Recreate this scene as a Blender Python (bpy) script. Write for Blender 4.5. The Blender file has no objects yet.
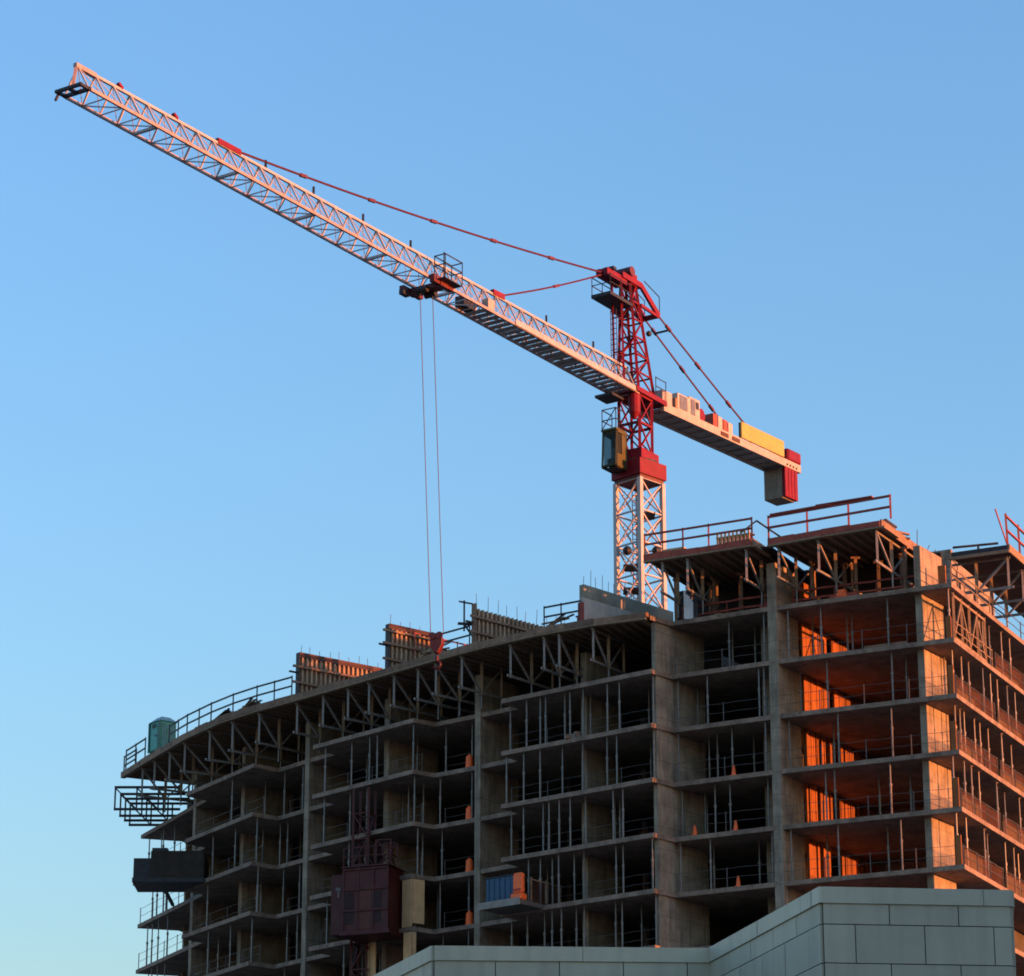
import bpy, math, random
from mathutils import Vector as V
R = math.radians
random.seed(7)
S = bpy.context.scene
COL = S.collection

# ------------------------------------------------------------------ camera
PITCH, FPX, EYE = R(18.739), 3149.4, 1.6
cam = bpy.data.cameras.new('camera')
cam.sensor_width = 36.0
cam.lens = FPX / 1024 * 36.0
cam.clip_end = 8000
co = bpy.data.objects.new('camera', cam)
COL.objects.link(co)
co.location = (0, 0, EYE)
co.rotation_euler = (math.pi / 2 + PITCH, 0, 0)
S.camera = co
cP, sP = math.cos(PITCH), math.sin(PITCH)

def ray(x, y):
    a, b = (x - 512) / FPX, (488 - y) / FPX
    return a, cP - b * sP, sP + b * cP

def survey(x, y, z):
    """plan position of a sighted point whose height above ground is known"""
    a, b, c = ray(x, y)
    k = (z - EYE) / c
    return V((a * k, b * k))

def sight(p, q, x, y):
    """where the sight line crosses the vertical plane through plan points p, q -> point, height"""
    a, b, c = ray(x, y)
    d = q - p
    den = d.x * b - d.y * a
    t = (p.y * a - p.x * b) / den
    pt = p + d * t
    k = (pt.x * a + pt.y * b) / (a * a + b * b)
    return pt, EYE + k * c

# ------------------------------------------------------------------ materials
def mat(name, col, rough=.7, metal=0, var=.25, scale=3.0, bump=.0, col2=None, spec=.4, detail=6):
    m = bpy.data.materials.new(name)
    m.use_nodes = True
    nt = m.node_tree
    N, L = nt.nodes, nt.links
    b = N['Principled BSDF']
    b.inputs['Roughness'].default_value = rough
    b.inputs['Metallic'].default_value = metal
    b.inputs['Specular IOR Level'].default_value = spec
    tc = N.new('ShaderNodeTexCoord')
    nz = N.new('ShaderNodeTexNoise')
    nz.inputs['Scale'].default_value = scale
    nz.inputs['Detail'].default_value = detail
    nz.inputs['Roughness'].default_value = .65
    L.new(tc.outputs['Object'], nz.inputs['Vector'])
    cr = N.new('ShaderNodeValToRGB')
    c2 = col2 or [c * (1 - var) for c in col]
    cr.color_ramp.elements[0].position = .32
    cr.color_ramp.elements[1].position = .68
    cr.color_ramp.elements[0].color = (*c2, 1)
    cr.color_ramp.elements[1].color = (*[min(1, c * (1 + var * .5)) for c in col], 1)
    L.new(nz.outputs['Fac'], cr.inputs['Fac'])
    L.new(cr.outputs['Color'], b.inputs['Base Color'])
    if bump:
        bp = N.new('ShaderNodeBump')
        bp.inputs['Strength'].default_value = bump
        bp.inputs['Distance'].default_value = .03
        L.new(nz.outputs['Fac'], bp.inputs['Height'])
        L.new(bp.outputs['Normal'], b.inputs['Normal'])
    return m

def streaky(m, amount=.35, sx=2.2, sz=.25, dark=(.06, .05, .04)):
    """rain and rust streaks running down a surface, mixed over its colour"""
    nt = m.node_tree
    N, L = nt.nodes, nt.links
    b = N['Principled BSDF']
    src = b.inputs['Base Color'].links[0].from_socket
    tc = N.new('ShaderNodeTexCoord')
    mp = N.new('ShaderNodeMapping')
    mp.inputs['Scale'].default_value = (sx, sx, sz)
    nz = N.new('ShaderNodeTexNoise')
    nz.inputs['Scale'].default_value = 1.6
    nz.inputs['Detail'].default_value = 5
    L.new(tc.outputs['Object'], mp.inputs['Vector'])
    L.new(mp.outputs['Vector'], nz.inputs['Vector'])
    mr = N.new('ShaderNodeMapRange')
    mr.inputs['From Min'].default_value = .48
    mr.inputs['From Max'].default_value = .75
    mr.inputs['To Max'].default_value = amount
    L.new(nz.outputs['Fac'], mr.inputs['Value'])
    mx = N.new('ShaderNodeMix')
    mx.data_type = 'RGBA'
    L.new(mr.outputs['Result'], mx.inputs[0])
    L.new(src, mx.inputs[6])
    mx.inputs[7].default_value = (*dark, 1)
    L.new(mx.outputs[2], b.inputs['Base Color'])
    return m

def pour_lines(m, every=1.2, width=.05, amount=.4):
    nt = m.node_tree
    N, L = nt.nodes, nt.links
    b = N['Principled BSDF']
    src = b.inputs['Base Color'].links[0].from_socket
    ge = N.new('ShaderNodeNewGeometry')
    sp = N.new('ShaderNodeSeparateXYZ')
    L.new(ge.outputs['Position'], sp.inputs[0])
    nz = N.new('ShaderNodeTexNoise')
    nz.inputs['Scale'].default_value = .7
    L.new(ge.outputs['Position'], nz.inputs['Vector'])
    dv = N.new('ShaderNodeMath'); dv.operation = 'DIVIDE'; dv.inputs[1].default_value = every
    L.new(sp.outputs['Z'], dv.inputs[0])
    fr = N.new('ShaderNodeMath'); fr.operation = 'FRACT'
    L.new(dv.outputs[0], fr.inputs[0])
    lt = N.new('ShaderNodeMath'); lt.operation = 'LESS_THAN'; lt.inputs[1].default_value = width / every
    L.new(fr.outputs[0], lt.inputs[0])
    mu = N.new('ShaderNodeMath'); mu.operation = 'MULTIPLY'
    L.new(lt.outputs[0], mu.inputs[0]); L.new(nz.outputs['Fac'], mu.inputs[1])
    m2 = N.new('ShaderNodeMath'); m2.operation = 'MULTIPLY'; m2.inputs[1].default_value = amount * 2
    L.new(mu.outputs[0], m2.inputs[0])
    mx = N.new('ShaderNodeMix'); mx.data_type = 'RGBA'
    L.new(m2.outputs[0], mx.inputs[0]); L.new(src, mx.inputs[6])
    mx.inputs[7].default_value = (.08, .065, .05, 1)
    L.new(mx.outputs[2], b.inputs['Base Color'])
    return m

def island_tone(m, lo=.85, hi=1.12):
    nt = m.node_tree
    N, L = nt.nodes, nt.links
    b = N['Principled BSDF']
    src = b.inputs['Base Color'].links[0].from_socket
    ge = N.new('ShaderNodeNewGeometry')
    mr = N.new('ShaderNodeMapRange')
    mr.inputs['To Min'].default_value = lo
    mr.inputs['To Max'].default_value = hi
    L.new(ge.outputs['Random Per Island'], mr.inputs['Value'])
    mx = N.new('ShaderNodeMix')
    mx.data_type = 'RGBA'
    mx.blend_type = 'MULTIPLY'
    mx.inputs[0].default_value = 1
    L.new(src, mx.inputs[6])
    L.new(mr.outputs['Result'], mx.inputs[7])
    L.new(mx.outputs[2], b.inputs['Base Color'])
    return m

M = {}
M['concrete'] = streaky(mat('concrete', (.22, .185, .145), .9, var=.3, scale=1.3, bump=.25), .4)
M['slab'] = streaky(mat('slab_concrete', (.26, .19, .14), .9, var=.45, scale=1.1, bump=.25), .6, 2.5, 2.5, (.07, .05, .04))
M['wallconc'] = streaky(mat('wall_concrete', (.29, .24, .175), .9, var=.42, scale=.9, bump=.3), .6, 2.6, .3)
M['wetconc'] = mat('fresh_concrete', (.27, .25, .18), .85, var=.3, scale=1.5)
M['ply'] = streaky(mat('plywood', (.25, .085, .022), .8, var=.25, scale=1.2), .3, 4, .3, (.12, .07, .03))
M['plypale'] = mat('pale_plywood', (.60, .38, .19), .8, var=.2, scale=1.5)
M['timber'] = mat('timber', (.26, .18, .11), .85, var=.35, scale=5)
M['timber2'] = mat('tan_stud_timber', (.40, .28, .18), .85, var=.3, scale=4)
M['oldtimber'] = mat('weathered_timber', (.25, .155, .10), .85, var=.4, scale=2.5)
M['redtimber'] = mat('red_painted_timber', (.33, .07, .045), .75, var=.35, scale=2.2)
M['redform'] = mat('red_form_edge', (.28, .05, .035), .7, var=.3, scale=2)
M['redtop'] = mat('red_top_board', (.075, .03, .024), .75, var=.3, scale=2)
M['alu'] = mat('aluminium_beam', (.24, .22, .20), .55, .35, var=.25, scale=3)
M['steel'] = mat('galvanised_steel', (.18, .175, .165), .45, .55, var=.3, scale=4)
M['railsteel'] = mat('dull_rail_steel', (.09, .085, .078), .6, .3, var=.3, scale=3)
M['darksteel'] = mat('dark_steel', (.035, .035, .04), .55, .4, var=.4, scale=3)
M['rust'] = mat('rusty_bar', (.10, .05, .035), .85, .1, var=.4, scale=6)
M['wire'] = mat('wire_rope', (.07, .065, .065), .6, .5, var=.2, scale=8)
M['darkfill'] = mat('deep_shade_and_deck_strip', (.022, .018, .016), .9, var=.4, scale=1.2)  # near black in place of shade behind top storeys; also the deck gap strip
M['paleconc'] = streaky(mat('pale_concrete', (.50, .46, .39), .9, var=.2, scale=1.0, bump=.2), .3)
M['hoistred'] = streaky(mat('hoist_red', (.06, .004, .004), .55, var=.35, scale=1.2), .4, 2, .5)
M['innershade'] = mat('interior_shade_dark', (.075, .068, .058), .9, var=.35, scale=1.0)  # deep shade of the open storeys put into the wall colour
M['red'] = streaky(mat('red_paint', (.185, .004, .016), .55, var=.25, scale=1.6, spec=.2), .35, 3, .5)
M['dkred'] = streaky(mat('dark_red_paint', (.11, .008, .010), .5, var=.3, scale=1.5), .4, 3, .5)
M['white'] = streaky(mat('white_paint', (.40, .38, .37), .45, var=.14, scale=1.4, spec=.5), .30, 2.5, .5, (.30, .17, .11))
M['pink'] = streaky(mat('faded_pink_paint', (.38, .29, .265), .5, var=.2, scale=1.4), .3, 2.5, .5, (.2, .07, .05))
M['tie'] = mat('tie_bar_red', (.085, .009, .018), .5, var=.2, scale=2)
M['cream'] = streaky(mat('cream_paint', (.40, .355, .31), .55, var=.2, scale=1.2), .3, 3, .5, (.2, .1, .05))
M['yellow'] = mat('yellow_paint', (.42, .34, .06), .5, var=.14, scale=2)
M['cabyellow'] = mat('cab_paint', (.075, .064, .014), .5, var=.25, scale=2)
M['green'] = mat('green_plastic', (.02, .27, .17), .45, var=.45, scale=1.8)
M['blue'] = mat('blue_panel', (.015, .075, .15), .5, var=.3, scale=2)
M['orange'] = mat('orange_plastic', (.98, .15, .03), .45, var=.12, scale=4)
M['whitesheet'] = mat('white_sheet', (.75, .76, .78), .8, var=.1, scale=3)
M['clad'] = streaky(mat('warm_grey_cladding', (.40, .375, .275), .55, var=.10, scale=.8), .5, 2.2, .22, (.25, .23, .18))
M['cladcap'] = streaky(mat('warm_grey_cap', (.44, .415, .305), .5, var=.1, scale=.8), .45, 3, .4, (.25, .23, .18))
M['joint'] = mat('joint_backing', (.03, .033, .035), .9)
M['roofing'] = mat('grey_roofing', (.12, .12, .12), .9, var=.3, scale=2)
M['brick'] = mat('buff_render', (.34, .29, .24), .9, var=.2, scale=.6)
M['ground'] = mat('packed_earth', (.22, .195, .16), .95, var=.4, scale=.15, bump=.3)
pour_lines(M['wallconc'])
for k_, lo_, hi_ in (('oldtimber', .7, 1.2), ('clad', .9, 1.08), ('cladcap', .93, 1.05), ('ply', .6, 1.2), ('timber2', .7, 1.2), ('cream', .85, 1.1)):
    island_tone(M[k_], lo_, hi_)

def netting():
    m = mat('debris_netting', (.12, .05, .03), .9, var=.3, scale=1.5)
    nt = m.node_tree
    N, L = nt.nodes, nt.links
    out = N['Material Output']
    b = N['Principled BSDF']
    tr = N.new('ShaderNodeBsdfTransparent')
    tc = N.new('ShaderNodeTexCoord')
    nz = N.new('ShaderNodeTexNoise')
    nz.inputs['Scale'].default_value = .9
    L.new(tc.outputs['Object'], nz.inputs['Vector'])
    mr = N.new('ShaderNodeMapRange')
    mr.inputs['To Min'].default_value = .08
    mr.inputs['To Max'].default_value = .38
    L.new(nz.outputs['Fac'], mr.inputs['Value'])
    ms = N.new('ShaderNodeMixShader')
    L.new(mr.outputs['Result'], ms.inputs[0])
    L.new(tr.outputs[0], ms.inputs[1])
    L.new(b.outputs[0], ms.inputs[2])
    L.new(ms.outputs[0], out.inputs['Surface'])
    return m
M['net'] = netting()
g = bpy.data.materials.new('cab_glass')
g.use_nodes = True
gb = g.node_tree.nodes['Principled BSDF']
gb.inputs['Base Color'].default_value = (.16, .20, .20, 1)
gb.inputs['Roughness'].default_value = .05
gb.inputs['Transmission Weight'].default_value = .85
gb.inputs['IOR'].default_value = 1.1
M['glass'] = g
wg = bpy.data.materials.new('window_glass')
wg.use_nodes = True
wb = wg.node_tree.nodes['Principled BSDF']
wb.inputs['Base Color'].default_value = (.03, .035, .04, 1)
wb.inputs['Roughness'].default_value = .08
M['winglass'] = wg

# ------------------------------------------------------------------ mesh builder
OFF = {}

class MB:
    def __init__(s):
        s.v, s.f = [], []

    def hexa(s, pts):                      # 4 bottom + 4 top, counter-clockwise from above
        i = len(s.v)
        s.v += [V(p) for p in pts]
        for q in ((3, 2, 1, 0), (4, 5, 6, 7), (0, 1, 5, 4), (1, 2, 6, 5), (2, 3, 7, 6), (3, 0, 4, 7)):
            s.f.append([i + k for k in q])
        return s

    def box(s, x0, x1, y0, y1, z0, z1):
        return s.hexa([(x0, y0, z0), (x1, y0, z0), (x1, y1, z0), (x0, y1, z0),
                       (x0, y0, z1), (x1, y0, z1), (x1, y1, z1), (x0, y1, z1)])

    def obox(s, o, ux, uy, a0, a1, b0, b1, z0, z1):
        """box in a plan frame: origin o, unit axes ux, uy (2D)"""
        if ux.x * uy.y - ux.y * uy.x < 0:
            ux, uy, a0, a1, b0, b1 = uy, ux, b0, b1, a0, a1
        P = [o + ux * a + uy * b for a, b in ((a0, b0), (a1, b0), (a1, b1), (a0, b1))]
        return s.hexa([(p.x, p.y, z0) for p in P] + [(p.x, p.y, z1) for p in P])

    def bar(s, p, q, w, h=None, up=(0, 0, 1)):
        p, q = V(p), V(q)
        h = h or w
        d = q - p
        if d.length < 1e-6:
            return s
        d.normalize()
        u = V(up)
        if abs(d.dot(u)) > .97:
            u = V((1, 0, 0)) if abs(d.x) < .9 else V((0, 1, 0))
        x = d.cross(u).normalized()
        y = x.cross(d).normalized()
        x, y = x * (w / 2), y * (h / 2)
        return s.hexa([p - x - y, p + x - y, q + x - y, q - x - y, p - x + y, p + x + y, q + x + y, q - x + y])

    def tube(s, p, q, r, n=8, r2=None):
        p, q = V(p), V(q)
        r2 = r if r2 is None else r2
        d = (q - p).normalized()
        u = V((0, 0, 1)) if abs(d.z) < .95 else V((1, 0, 0))
        x = d.cross(u).normalized()
        y = d.cross(x).normalized()
        i = len(s.v)
        for c, rr in ((p, r), (q, r2)):
            for k in range(n):
                a = 2 * math.pi * k / n
                s.v.append(c + x * (rr * math.cos(a)) + y * (rr * math.sin(a)))
        for k in range(n):
            s.f.append([i + k, i + (k + 1) % n, i + n + (k + 1) % n, i + n + k])
        s.f.append([i + n - 1 - k for k in range(n)])
        s.f.append([i + n + k for k in range(n)])
        return s

    def lathe(s, c, prof, n=14):
        i = len(s.v)
        for r, z in prof:
            for k in range(n):
                a = 2 * math.pi * k / n
                s.v.append(V((c[0] + r * math.cos(a), c[1] + r * math.sin(a), c[2] + z)))
        for j in range(len(prof) - 1):
            for k in range(n):
                s.f.append([i + j * n + k, i + j * n + (k + 1) % n, i + (j + 1) * n + (k + 1) % n, i + (j + 1) * n + k])
        s.f.append([i + n - 1 - k for k in range(n)])
        m = i + (len(prof) - 1) * n
        s.f.append([m + k for k in range(n)])
        return s

    def prism(s, poly, z0, z1):
        a = sum(poly[k].x * poly[(k + 1) % len(poly)].y - poly[(k + 1) % len(poly)].x * poly[k].y for k in range(len(poly)))
        if a < 0:
            poly = poly[::-1]
        i, n = len(s.v), len(poly)
        f = (lambda z: z) if not callable(z0) else z0
        for z in (z0, z1):
            s.v += [V((p.x, p.y, z)) for p in poly]
        for k in range(n):
            s.f.append([i + k, i + (k + 1) % n, i + n + (k + 1) % n, i + n + k])
        s.f.append([i + n - 1 - k for k in range(n)])
        s.f.append([i + n + k for k in range(n)])
        return s

    def ball(s, c, r, n=10, sz=1.0):
        return s.lathe(c, [(r * max(.05, math.sin(math.pi * j / 8)), -r * sz * math.cos(math.pi * j / 8)) for j in range(9)], n)

    def build(s, name, m, parent=None, bevel=0, label=None):
        me = bpy.data.meshes.new(name)
        off = OFF.get(parent, V((0, 0, 0))) if parent is not None else V((0, 0, 0))
        me.from_pydata([tuple(p - off) for p in s.v], [], s.f)
        me.materials.append(M[m] if isinstance(m, str) else m)
        o = bpy.data.objects.new(name, me)
        COL.objects.link(o)
        if parent is not None:
            o.parent = parent
            OFF[o] = off
        if bevel:
            b = o.modifiers.new('bevel', 'BEVEL')
            b.width = bevel
            b.segments = 1
        if label:
            o['label'] = label
        return o

def tag(o, label, cat, group=None):
    o['label'] = label
    o['category'] = cat
    if group:
        o['group'] = group
    return o

def thing(name, label, cat, loc=(0, 0, 0), group=None):
    o = bpy.data.objects.new(name, None)
    COL.objects.link(o)
    o.location = loc
    OFF[o] = V(loc)
    o.empty_display_size = .3
    return tag(o, label, cat, group)

def copy_tree(o, parent=None):
    c = o.copy()
    COL.objects.link(c)
    if parent is not None:
        c.parent = parent
    for ch in [x for x in COL.objects if x.parent == o]:
        copy_tree(ch, c)
    return c

ORD = ['first', 'second', 'third', 'fourth', 'fifth', 'sixth', 'seventh', 'eighth', 'ninth', 'tenth', 'eleventh', 'twelfth',
       'thirteenth', 'fourteenth', 'fifteenth', 'sixteenth', 'seventeenth', 'eighteenth', 'nineteenth', 'twentieth']
def w3(p, z):
    return V((p.x, p.y, z))
def unit(a):
    return V((math.cos(R(a)), math.sin(R(a))))

# ------------------------------------------------------------------ ground
gr = MB()
gr.v = [V((-3000, -3000, 0)), V((3000, -3000, 0)), V((3000, 3000, 0)), V((-3000, 3000, 0))]
gr.f = [[0, 1, 2, 3]]
go = gr.build('ground', 'ground')
go['kind'] = 'structure'

# ------------------------------------------------------------------ unfinished building
Z0 = 43.84                                   # middle of the edge of slab number 0
def ZL(k): return Z0 + 3.0 * k
TH = .125                                    # half slab thickness
tip = V((-24.64, 205.45)); in0 = V((-19.25, 194.45))
b2L = V((-20.42, 193.15)); b2R = V((-15.59, 185.47)); b2i = V((-14.15, 186.70))
c306 = V((-12.25, 184.38)); in3 = V((-10.53, 182.40))
b3L = V((-11.75, 181.00)); b3R = V((-5.63, 174.65)); b3i = V((-4.40, 175.60))
c478 = V((-1.92, 173.65)); in4 = V((.34, 171.72))
b4L = V((-.61, 170.46)); b4R = V((7.50, 164.08)); b4i = V((8.69, 165.27))
mid = V((13.87, 162.38)); cor = V((23.03, 157.92))
rdir = unit(63.7)
rface = lambda t: cor + rdir * t
tipend = V((-22.0, 206.3))
back = [rface(24), V((24.5, 186.0)), V((11.0, 193.0)), V((0.5, 202.0)), V((-8.5, 214.0)), V((-17.5, 218.0))]
outline = [tip, in0, b2L, b2R, b2i, c306, in3, b3L, b3R, b3i, c478, in4, b4L, b4R, b4i, mid, cor] + back + [tipend]
right_outline = [b4R, b4i, mid, cor] + back[:2] + [V((17.5, 180.5))]

bld = thing('unfinished_building', 'curved concrete frame tower block under construction with open storeys', 'building', (3, 180, 0))
for k in range(-14, 3):
    o = MB()
    if k <= 1:
        o.prism(outline, ZL(k) - TH, ZL(k) + TH)
    else:
        o.prism(right_outline, ZL(k) - TH, ZL(k) + TH)
    o.build('floor_slab', 'slab', bld)

BAY = {  # front edge of each bay, the line its walls stand on, words for it
    'end':   (tip, in0, 'far left bay'),
    'two':   (b2L, b2R, 'second bay from left'),
    'twob':  (b2i, c306, 'narrow bay left of hoist'),
    'hoist': (b3L, b3R, 'bay behind red hoist'),
    'drum':  (b3i, c478, 'narrow bay of orange drums'),
    'blue':  (b4L, b4R, 'bay above blue crate'),
    'cone':  (b4i, mid, 'bay of orange cones'),
    'warm':  (mid, cor, 'bay of orange walls'),
    'side':  (cor, rface(12), 'sunlit right side'),
}
def bdir(b):
    p, q, _ = BAY[b]
    d = (q - p).normalized()
    return d, V((-d.y, d.x))                 # along, inward

ZR_TOP = ZL(3) - .46
ZD_TOP = 49.93
ZT_L, ZT_R = ZL(2) - .5, ZL(3) - .45         # undersides of the form decks
# structural walls: (front point, direction inward, length, thickness, top)
def wall(name, p, d, ln, th, z1, z0=0.0, m='wallconc'):
    n = V((-d.y, d.x))
    return MB().obox(p, d, n, 0, ln, -th / 2, th / 2, z0, z1).build(name, m, bld, .015)

def wfront(b, px, py, line=None):
    p, q = line or BAY[b][:2]
    return sight(p, q, px, py)[0]
inw = lambda a: unit(a)
wall('shear_wall', c306 + V((-.42, -.29)) * .12, unit(43), 3.2, .42, ZL(2) - .6)
wall('shear_wall', c478 - unit(50) * .06, unit(50), 3.4, .42, ZL(2) - .6)
wall('shear_wall', mid - unit(57) * .06 + V((.12, 0)), unit(57), 2.45, .55, ZT_R)
wall('shear_wall', b4R + unit(47) * .5 + V((-.16, .16)), unit(49), 4.3, .30, ZL(2) - TH)
wall('shear_wall', wfront('hoist', 386, 779, (in3, b3i)), unit(45), 4.0, .40, ZL(2) - .6)
wall('shear_wall', wfront('blue', 584, 741, (in4, b4i)), unit(51), 3.0, .40, ZL(2) - .6)
wall('shear_wall', wfront('two', 242, 827, (in0, b2i)), unit(36), 3.6, .40, ZL(2) - .6)
wall('shear_wall', wfront('end', 193, 854), unit(30), 3.6, .40, ZL(2) - .6)
wall('shear_wall', tip + V((3.1, -.6)), unit(22), 9.0, .40, ZL(2) - .6)
wall('shear_wall', V((21.45, 159.25)), unit(57), 2.65, .40, ZL(2) + 2.55)
wall('shear_wall', rface(8.5) + unit(153.7) * 2.9, rdir, 3.0, .4, ZL(2) - TH, 0, 'innershade')  # this wall and the next coloured dark to mute the sunlight on them
wall('shear_wall', rface(15.5) + unit(153.7) * 2.9, rdir, 4.5, .4, ZL(2) - TH, 0, 'innershade')
# spine walls added deep inside to darken the open storeys
spine = [V((-15.5, 208.5)), V((-9.0, 195.0)), V((-1.5, 186.0)), V((7.0, 179.5)), V((15.8, 173.4))]
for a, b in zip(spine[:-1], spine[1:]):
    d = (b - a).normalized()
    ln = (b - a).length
    wall('spine_shade_wall', a + d * .15, d, ln - .35, .3, ZD_TOP, 0, 'innershade')
wall('spine_shade_wall', V((16.2, 173.6)), unit(64), 7.0, .3, ZL(2) - TH)
wall('spine_shade_wall', V((19.6, 171.6)), unit(-28), 3.4, .3, ZL(2) - TH)
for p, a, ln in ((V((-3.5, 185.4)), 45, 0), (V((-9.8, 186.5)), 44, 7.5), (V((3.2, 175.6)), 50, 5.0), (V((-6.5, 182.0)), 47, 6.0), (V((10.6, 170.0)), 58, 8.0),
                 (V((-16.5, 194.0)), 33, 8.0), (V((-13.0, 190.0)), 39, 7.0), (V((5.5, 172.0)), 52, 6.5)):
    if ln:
        wall('cross_shade_wall', p, unit(a), ln, .25, ZL(2) - .5, 0, 'innershade')  # cross walls added to darken the bays, coloured like shade
rear = back + [tipend]  # unseen rear walls added to stop light passing through the storeys
for i, (a, b) in enumerate(zip(rear[:-1], rear[1:])):
    d = (b - a).normalized()
    n = V((-d.y, d.x))
    wall('rear_shade_wall', a + d * .3 + n * .45, d, (b - a).length - .5, .25, ZR_TOP if i < 1 else ZL(2) - .5)
wall('rear_shade_wall', V((24.0, 183.6)), unit(203), 8.0, .25, ZR_TOP)
wall('spine_shade_wall', V((9.6, 179.3)), unit(-27), 14.0, .25, ZR_TOP, 0, 'innershade')
wall('spine_shade_wall', V((9.4, 178.5)), unit(-127), 9.0, .25, ZR_TOP)
wall('backing_shade_wall', mid + unit(57) * 2.2 + unit(147) * 1.7, unit(57), 9.2, .2, ZL(2) - TH)  # added behind the partition to stop sun streaks in the bays beyond
wall('backing_shade_wall', mid + unit(57) * 2.25 + unit(147) * .3, unit(147), 1.4, .2, ZL(2) - TH)
def offset_wall(pts, dist, z0, z1, m='wallconc'):  # added dark sheets that close off the sky and stand for shade
    Q = []
    for i, p in enumerate(pts):
        a, b = pts[max(0, i - 1)], pts[min(len(pts) - 1, i + 1)]
        d = (b - a).normalized()
        Q.append(p + V((-d.y, d.x)) * dist)
    for a, b in zip(Q[:-1], Q[1:]):
        d = (b - a).normalized()
        wall('infill_shade_wall', a, d, (b - a).length + .1, .2, z1, z0, m)
offset_wall([tip + V((3.5, .5)), in0, b2i, in3, b3i, in4, b4i], 4.8, ZL(1) + TH, ZD_TOP, 'darkfill')
offset_wall([b4i + V((-1.5, 1)), mid + V((.2, -.1)), V((21.3, 158.75))], 4.2, ZL(2) + TH, ZL(3) + .2, 'darkfill')
offset_wall([V((22.0, 163.0)), V((26.0, 171.5))], 4.5, ZL(2) + TH, ZL(3) - .1, 'darkfill')
for a, ang, ln in ((V((12.0, 180.0)), -27, 15.0), (V((13.5, 178.0)), 62, 6.0), (V((25.3, 173.6)), 62, 7.0), (V((16.0, 185.5)), -27, 11.0)):
    wall('core_shade_wall', a, unit(ang), ln, .3, 56.6)  # unseen walls added behind the right decks to shade the roof cabin
# the sunlit partition inside the corner bay: plywood and stud panels, with door openings
pw0 = V((14.25, 162.32)) + unit(57) * 2.45
for k in range(-14, 3):
    o = MB()
    n = unit(57 + 90)
    z0, z1 = ZL(k) + TH, ZL(k) + 3 - TH
    if k == 2:
        z1 = z0 + 2.0
    openings = {2: [(2.2, 2.7), (3.7, 4.3), (5.1, 5.5)], 1: [(3.0, 3.6)], 0: [(2.9, 3.4)], -1: [(1.6, 1.9), (2.3, 2.5), (3.0, 3.9)],
                -2: [(1.2, 1.4), (1.75, 2.0), (2.9, 3.7)], -3: [(1.2, 1.4), (1.75, 2.0), (2.7, 3.6)]}.get(k, [(2.8, 3.7)])
    t = 0.0
    while t < 10.2:
        w = random.choice((.42, .5, .6)) if k > -1 else random.choice((.2, .26, .34, .45))
        if not any(a - .02 <= t + w / 2 <= b for a, b in openings):
            dep = random.choice((0, .015, .03)) if k > -1 else random.choice((0, .04, .09, .13))
            o.obox(pw0, unit(57), n, t, t + w - (.03 if k > -1 else .05), -.17 - dep, -.06, z0 + .0, z1 - random.choice((.0, .03, .1, .2)))
        t += w
    for a, b in openings:
        o.obox(pw0, unit(57), n, a, b, -.06, .02, z1 - .28, z1 - .02)
    o.build('partition_wall', 'ply', bld)
# short upstand screens at the sunlit slab corner
for k in range(-6, 2):
    MB().obox(cor + V((-.18, .14)) - unit(-26) * .22, unit(-26), rdir, 0, .3, 0, .09, ZL(k) + TH, ZL(k) + TH + (1.55 if k < 1 else 1.2)) \
        .build('corner_screen', 'ply', bld, .01)
MB().obox(V((22.55, 159.4)), unit(-26), rdir, 0, .42, 0, .12, ZL(2) + TH, ZL(2) + TH + 1.35).build('corner_screen', 'ply', bld, .01)
# plywood boarding wrapped round one balcony corner
ply = MB()
hd, hi = bdir('hoist')
for k, w, w2 in ((-3, .75, .85), (-4, .6, .3)):
    z0, z1 = ZL(k) + TH, ZL(k) + 3 - TH - .05
    ply.obox(b3R, hd, hi, -w, .03, -.04, .03, z0, z1)
    e = (b3i - b3R).normalized()
    ply.obox(b3R, e, V((e.y, -e.x)), .06, w2, 0, .06, z0 + .2, z1)
ply.build('corner_boarding', 'plypale', bld, label='pale plywood boarding round a balcony corner')
q = sight(b3L, b3R, 372, 940)[0]
MB().obox(q, hd, hi, -.34, .34, -.05, .03, ZL(-4) + TH, ZL(-3) - TH - .05).build('edge_boarding', 'plypale', bld, label='orange plywood board on the slab edge')

# ------------------------------------------------------------------ shoring props
def prop_mesh(h):
    m = MB()
    m.box(-.09, .09, -.09, .09, 0, .02)
    m.tube((0, 0, .02), (0, 0, h * .56), .052, 8)
    m.tube((0, 0, h * .54), (0, 0, h * .60), .075, 8)
    m.tube((0, 0, h * .60), (0, 0, h - .02), .04, 8)
    m.box(-.09, .09, -.09, .09, h - .02, h)
    m.bar((-.12, 0, h * .57), (.12, 0, h * .57), .02)
    o = m.build('shoring_prop', 'steel')
    return o
PH = 3 - 2 * TH - .004
proto = prop_mesh(PH)
proto2 = prop_mesh(PH)
proto2.data.materials[0] = M['alu']
used = [False, False]
POSTS = {'end': ([146, 152, 158, 165], 0), 'two': ([207, 226, 249], 0), 'twob': ([281, 298], 0),
         'hoist': ([320, 345, 363, 372, 411], 0), 'drum': ([437, 467], 0),
         'blue': ([506, 523, 537, 545, 556, 569, 579, 607, 617, 650], 0),
         'cone': ([676, 708, 727, 761, 767], 1), 'warm': ([786, 824, 833, 888, 896, 950], 1)}
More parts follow.
